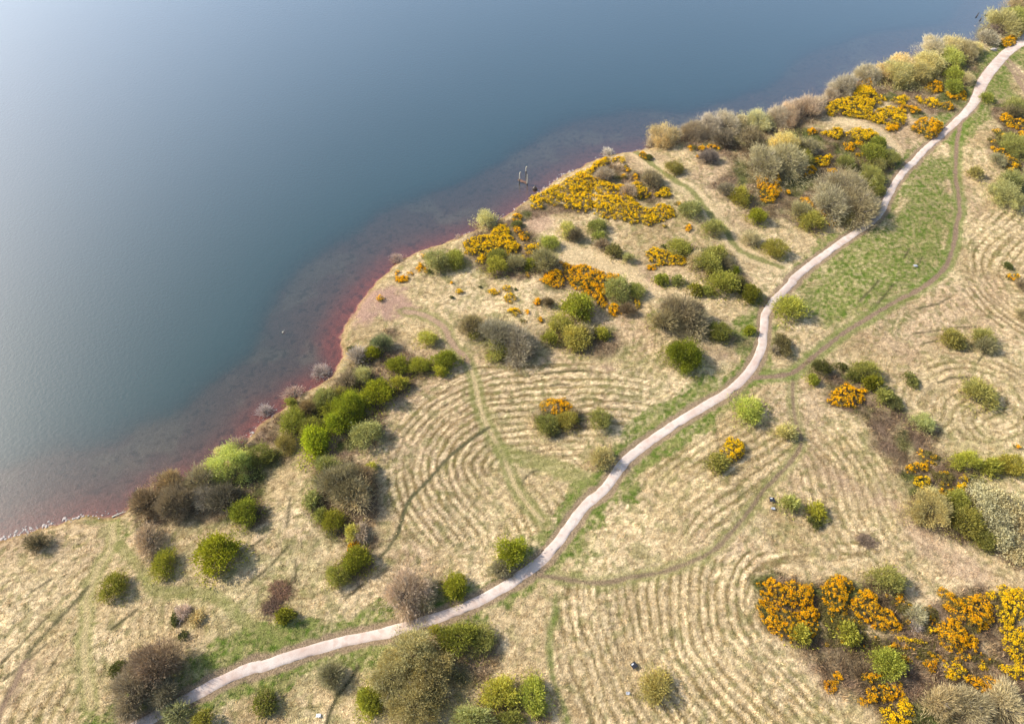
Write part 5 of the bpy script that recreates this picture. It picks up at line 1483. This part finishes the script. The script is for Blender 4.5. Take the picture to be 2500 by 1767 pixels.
    ('K', [(110, 1400), (200, 1350), (300, 1350), (320, 1390), (280, 1430), (200, 1440), (140, 1430)], 'orange gorse above the grey thicket, lower left of two', .85, 1),
    ('K', ell(450, 1385, 84, 34), 'flat orange gorse on top of the grey thicket', .8, 1),
    ('L', [(190, 340), (240, 340), (300, 390), (290, 420), (200, 370)], 'thin gorse arm at the left foot of the grey thicket', .8, 1),
    ('L', [(320, 440), (400, 420), (435, 480), (480, 500), (480, 560), (440, 570), (380, 500)], 'yellow gorse at the lower left of the grey thicket', .85, 1),
    ('K', [(1810, 345), (1880, 290), (1940, 290), (1960, 340), (1900, 370), (1840, 370)], 'orange gorse on the grass by the top right path', .9, 1),
    ('K', [(1930, 275), (1985, 255), (1985, 290), (1945, 295)], 'tiny orange gorse behind the top right one', .75, 1),
    ('K', [(1790, 930), (1860, 920), (1920, 960), (1920, 1030), (1850, 1010)], 'dark orange gorse, highest along the right edge', .75, 1),
    ('K', [(1920, 970), (2030, 970), (2030, 1040), (1950, 1050)], 'orange gorse at the right edge beside the highest one', .75, 1),
    ('K', [(1710, 1130), (1790, 1090), (1900, 1100), (1900, 1125), (1820, 1150), (1830, 1225), (1760, 1215)], 'dull orange gorse left of the olive bush at right edge', .6, 1),
    ('K', [(1760, 1215), (1840, 1215), (1900, 1280), (1990, 1310), (1980, 1360), (1930, 1420), (1880, 1400), (1860, 1320), (1790, 1260)], 'orange gorse below the olive bush at the right edge', .75, 1),
    ('K', [(1950, 1070), (2040, 1060), (2040, 1120), (1970, 1110)], 'small orange gorse above the olive bush at the right edge', .7, 1),
    ('K', [(1740, 1060), (1800, 1050), (1850, 1070), (1780, 1090)], 'sparse dark gorse left of the right edge group', .35, 1),
]
for g in G_:
    gorse(g[0], g[1], g[2], g[3], g[4], *(g[5:6] or []))

# ------------------------------------------------------------------ posts in the shallows
def post(c, base, top, tip, label, dark):
    X, Y = flat(c, *base)
    # height from the image: the top stands straight above the foot
    a, b = src(c, *top); dx, dy, dz = ray(a, b); t_ = Y / dy; Ht = H + dz * t_
    o = thing('mooring_post', label, 'post', (X, Y, 0), 'old posts in the shallows')
    P0 = np.array([0, 0, -.8])
    hd = Ht * dark
    V, Fc = tubes([(np.array([P0, [.01, 0, hd * .5], [.02, .01, hd]]), np.array([.17, .165, .16]))], 8)
    link('wet_foot', mesh_np('wet_foot', V, Fc, M_WET), o)
    V, Fc = tubes([(np.array([[.02, .01, hd - .01], [.03, 0, Ht * .6 + hd * .4], [.02, .01, Ht]]), np.array([.155, .15, .14]))], 8)
    link('post', mesh_np('post', V, Fc, M_PALEWOOD), o)
    a, b = src(c, *tip); u1, v1, w1 = ray(a, b); t1 = Y / v1; tx = u1 * t1 - X; tz = H + w1 * t1
    V, Fc = tubes([(np.array([[.02, .01, Ht - .06], [tx * .5, .02, (Ht + tz) / 2], [tx, .04, tz]]), np.array([.14, .15, .13]))], 8)
    link('cap', mesh_np('cap', V, Fc, M_PALEWOOD), o)


M_WET = plain_mat("wet_wood", (.035, .027, .022), .5, (.06, .045, .035), .3, 6)
M_PALEWOOD = plain_mat("weathered_wood", (.55, .52, .44), .9, (.4, .37, .3), .3, 6)
M_RUST = plain_mat("rusty_board", (.22, .11, .07), .8, (.14, .08, .055), .2, 3)
M_STONE = plain_mat("pale_stone", (.46, .41, .38), .9, (.32, .28, .26), .5, 2.5)
M_BLACK = plain_mat("black_board", (.018, .02, .03), .4, (.03, .03, .035), 0, 5)
M_WHITE = plain_mat("white_label", (.6, .62, .66), .5, (.7, .72, .76), 0, 5)
M_BLUE = plain_mat("pale_litter", (.36, .38, .43), .5, (.4, .43, .48), 0, 5)
post('P', (655, 880), (655, 600), (690, 540), 'leftmost of three bent topped wooden posts standing in shallow water', .42)
post('P', (865, 655), (850, 400), (902, 358), 'farthest of three bent topped wooden posts in shallow water', .56)
post('P', (905, 950), (890, 680), (915, 622), 'nearest of three bent topped wooden posts, beside a sunken board', .15)
# sunken board between posts
A_ = flat('P', 610, 790); B_ = flat('P', 905, 925)
mx_, my_ = (A_[0] + B_[0]) / 2, (A_[1] + B_[1]) / 2
L_ = math.dist(A_, B_); an = math.atan2(B_[1] - A_[1], B_[0] - A_[0])
import bmesh


def box(name, sx, sy, sz, mat, parent=None, loc=(0, 0, 0), bev=.01):
    bm = bmesh.new(); bmesh.ops.create_cube(bm, size=1)
    bmesh.ops.scale(bm, vec=(sx, sy, sz), verts=bm.verts)
    bmesh.ops.bevel(bm, geom=bm.edges, offset=min(bev, sz * .3), segments=1, affect='EDGES')
    bmesh.ops.translate(bm, vec=loc, verts=bm.verts)
    me = bpy.data.meshes.new(name); bm.to_mesh(me); bm.free(); me.materials.append(mat)
    return link(name, me, parent)


o = box('sunken_board', L_, .85, .16, M_RUST); o.location = (mx_, my_, -.03); o.rotation_euler = (0, .01, an)
o['label'] = 'reddish flat board lying in the water between two bent topped posts'; o['category'] = 'board'


def blob(name, R, seed, mat, sub=2, amp=.35):
    bm = bmesh.new(); bmesh.ops.create_icosphere(bm, subdivisions=sub, radius=1)
    rnd = random.Random(seed)
    ds = [Vector((rnd.gauss(0, 1), rnd.gauss(0, 1), rnd.gauss(0, 1))).normalized() for _ in range(9)]
    cs = [rnd.uniform(.55, .9) for _ in ds]
    for v in bm.verts:
        for d, c_ in zip(ds, cs):
            k = v.co.dot(d)
            if k > c_: v.co -= d * (k - c_) * .9
        v.co = Vector((v.co.x * R[0], v.co.y * R[1], v.co.z * R[2]))
    me = bpy.data.meshes.new(name); bm.to_mesh(me); bm.free(); me.materials.append(mat)
    return me


X, Y = flat('P', 1160, 1120)
t0 = thing('tree_stump', 'dark stump with a pointed snag in red shallows near the gorse', 'stump', (X, Y, 0))
link('stump', blob('stump', (.75, .5, .6), 4, M_WET), t0, (0, 0, .15))
V, Fc = tubes([(np.array([[-.2, 0, .4], [0, .05, .9], [.12, .1, 1.5]]), np.array([.28, .14, .04]))], 6)
link('snag', mesh_np('snag', V, Fc, M_BARK), t0)
V, Fc = tubes([(np.array([[-.5, 0, .3], [-.3, .05, .7], [.05, .1, .9]]), np.array([.12, .10, .03]))], 6)
link('root', mesh_np('root', V, Fc, M_PALEWOOD), t0)

# stones along the shore
ST = [blob('stone', (1, .8, .55), s, M_STONE, 2) for s in range(5)]
rs = random.Random(3)


def stones(c, pts, n, off, smin, smax, lab):
    P = [flat(c, *p) for p in pts]
    P = [np.array(p) for p in P]
    for i in range(n):
        f = rs.random() * (len(P) - 1); k = int(f); p = P[k] * (1 - (f - k)) + P[k + 1] * (f - k)
        x = p[0] + rs.gauss(0, off); y = p[1] + rs.gauss(0, off)
        s = (smin + (smax - smin) * rs.random() ** 2) * .85 * (1.5 if rs.random() < .1 else 1)
        o = link('shore_stone', ST[rs.randrange(5)], None, (x, y, max(gz(x, y), -.12) + .02), label=lab, category='stone', group=lab_group[lab])
        o.rotation_euler = (0, 0, rs.uniform(0, 6)); o.scale = (s, s, s)


lab_group = {'small pale stone at the water edge of the lower left shore': 'stones along the lower left shore',
             'small pale stone at the water edge beside the shoreline gorse': 'stones along the gorse shore',
             'small pale stone at the water edge left of the dense green clump': 'stones by the green clump shore'}
LB = list(lab_group)
stones('A', [(10, 325), (70, 312), (150, 282), (240, 265), (330, 225), (430, 210), (520, 190), (600, 165)], 75, .45, .12, .42, LB[0])
stones('A', [(600, 165), (740, 160), (860, 140)], 16, .4, .12, .3, LB[0])
stones('A', [(110, 275), (190, 262), (260, 262)], 14, .5, .2, .45, LB[0])
stones('I', [(700, 680), (900, 595), (1100, 500), (1240, 410), (1380, 310)], 50, .35, .12, .32, LB[1])
stones('I', [(1380, 315), (1500, 215), (1580, 160), (1680, 120)], 60, .5, .15, .42, LB[1])
stones('J', [(190, 455), (330, 420), (480, 400), (640, 375)], 40, .4, .14, .35, LB[1])
stones('E', [(880, 905), (930, 830), (1010, 760), (1060, 740)], 40, .4, .12, .32, LB[2])
stones('E', [(1130, 700), (1230, 625), (1460, 440)], 14, .4, .12, .28, LB[2])


def log(name, c, p0, p1, r, z0, z1, mat, label, cat):
    a = at(c, *p0) if z0 > .3 else flat(c, *p0); b_ = at(c, *p1) if z0 > .3 else flat(c, *p1)
    base = Vector((a[0], a[1], max(gz(*a), 0))); e = Vector((b_[0], b_[1], max(gz(*b_), 0) + z1)) - base
    pts = np.array([[0, 0, z0 * 0 + .1], list(e * .35 + Vector((.1, .08, .12))), list(e * .7 + Vector((-.1, 0, .1))), list(e)])
    V, Fc = tubes([(pts, np.array([r, r * .85, r * .7, r * .35])), (np.array([list(e * .6), list(e * .7 + Vector((.3, .5, .3)))]), np.array([r * .4, r * .12]))], 6)
    o = link(name, mesh_np(name, V, Fc, mat), None, base, label=label, category=cat)
    return o


log('driftwood', 'A', (790, 182), (890, 146), .17, 0, .2, M_PALEWOOD, 'long bleached driftwood pole at the waterline beside the bare thicket', 'driftwood')
log('driftwood', 'Q', (1070, 390), (1300, 405), .32, 0, .1, M_WET, 'long dark fallen log floating in the top right shallows', 'log')
log('driftwood', 'Q', (840, 438), (905, 350), .22, 0, .5, M_WET, 'forked dark branch sticking out of the top right shallows', 'branch')
log('driftwood', 'Q', (935, 520), (962, 475), .2, 0, .6, M_WET, 'short dark stake leaning out of the top right shallows', 'stake')
log('driftwood', 'Q', (1490, 765), (1565, 800), .2, 1, .2, M_PALEWOOD, 'bleached branch on the bank beside the top right tree', 'driftwood')
log('driftwood', 'E', (1115, 185), (1122, 172), .14, 0, .2, M_PALEWOOD, 'tiny pale snag poking out of the water off the point', 'snag')
for px, py, r, lab in ((1150, 505, .5, 'single pale stone standing in the top right shallows'), (815, 650, .4, 'faint submerged pale stone far out at top right')):
    X, Y = flat('Q', px, py); o = link('boulder', ST[1], None, (X, Y, -.05), label=lab, category='stone'); o.scale = (r, r, r * .8)
X, Y = at('Q', 1270, 1260)
o = link('boulder', ST[2], None, (X, Y, gz(X, Y) + .3), label='white boulder on the grass beside the top right path', category='stone'); o.scale = (1.5, 1.0, 1.0)
X, Y = at('Q', 1335, 1215)
V, Fc = tubes([(np.array([[0, 0, -.1], [.1, .1, .7], [.45, .3, 1.5]]), np.array([.24, .2, .08]))], 6)
link('stake', mesh_np('stake', V, Fc, M_WET), None, (X, Y, gz(X, Y)), label='short dark stake leaning over the white boulder by the path', category='stake')

# small boards and litter in the grass
for c, x, y, rz, lab in (('C', 993, 1218, .6, 'small black board with a white label in the striped lower field'),
                         ('D', 238, 64, -.1, 'small black board with a white strip beside the narrow trail')):
    X, Y = at(c, x, y); z = gz(X, Y)
    t0 = thing('board', lab, 'board', (X, Y, z), None, rz)
    o = box('panel', .95, .95, .08, M_BLACK, t0, (0, 0, .55)); o2 = box('label', .42, .2, .02, M_WHITE, t0, (-.12, .24, .605)); 
    for sx in (-.38, .38):
        for sy in (-.38, .38):
            V, Fc = tubes([(np.array([[sx, sy, -.1], [sx, sy, .51]]), np.array([.035, .035]))], 6)
            link('leg', mesh_np('leg', V, Fc, M_BLACK), t0)
rl = np.random.default_rng(8)
for c, x, y, s, lab in (('C', 952, 1410, .55, 'crumpled pale blue scrap below the black board in the lower field'),
                        ('D', 247, 122, .6, 'crumpled greyish scrap just below the black board beside the trail'),
                        ('B', 512, 1565, .6, 'crumpled white scrap in the grass left of the dark ditch'),
                        ('L', 1115, 905, .8, 'flat pale scrap lying in the green upper field')):
    X, Y = at(c, x, y); n = 7
    g1, g2 = np.meshgrid(np.linspace(-s, s, n) * .6, np.linspace(-s * .7, s * .7, n) * .6, indexing='ij')
    zz_ = .35 + rl.uniform(-.07, .07, g1.shape); g1 = g1 + rl.uniform(-.08, .08, g1.shape) * s; g2 = g2 + rl.uniform(-.08, .08, g1.shape) * s
    V = np.stack([g1, g2, zz_], -1).reshape(-1, 3); V = np.concatenate([V, V - [0, 0, .012]])
    ix = np.arange(n * n).reshape(n, n); q = np.stack([ix[:-1, :-1], ix[1:, :-1], ix[1:, 1:], ix[:-1, 1:]], -1).reshape(-1, 4)
    rim = list(ix[0, :]) + list(ix[1:, -1]) + list(ix[-1, -2::-1]) + list(ix[-2:0:-1, 0])
    side = np.array([(a, b, b + n * n, a + n * n) for a, b in zip(rim, rim[1:] + rim[:1])])
    q = np.concatenate([q, q[:, ::-1] + n * n, side])
    link('scrap', mesh_np('scrap', V, q, M_BLUE if 'white' not in lab else M_WHITE), None, (X, Y, gz(X, Y)), label=lab, category='litter')
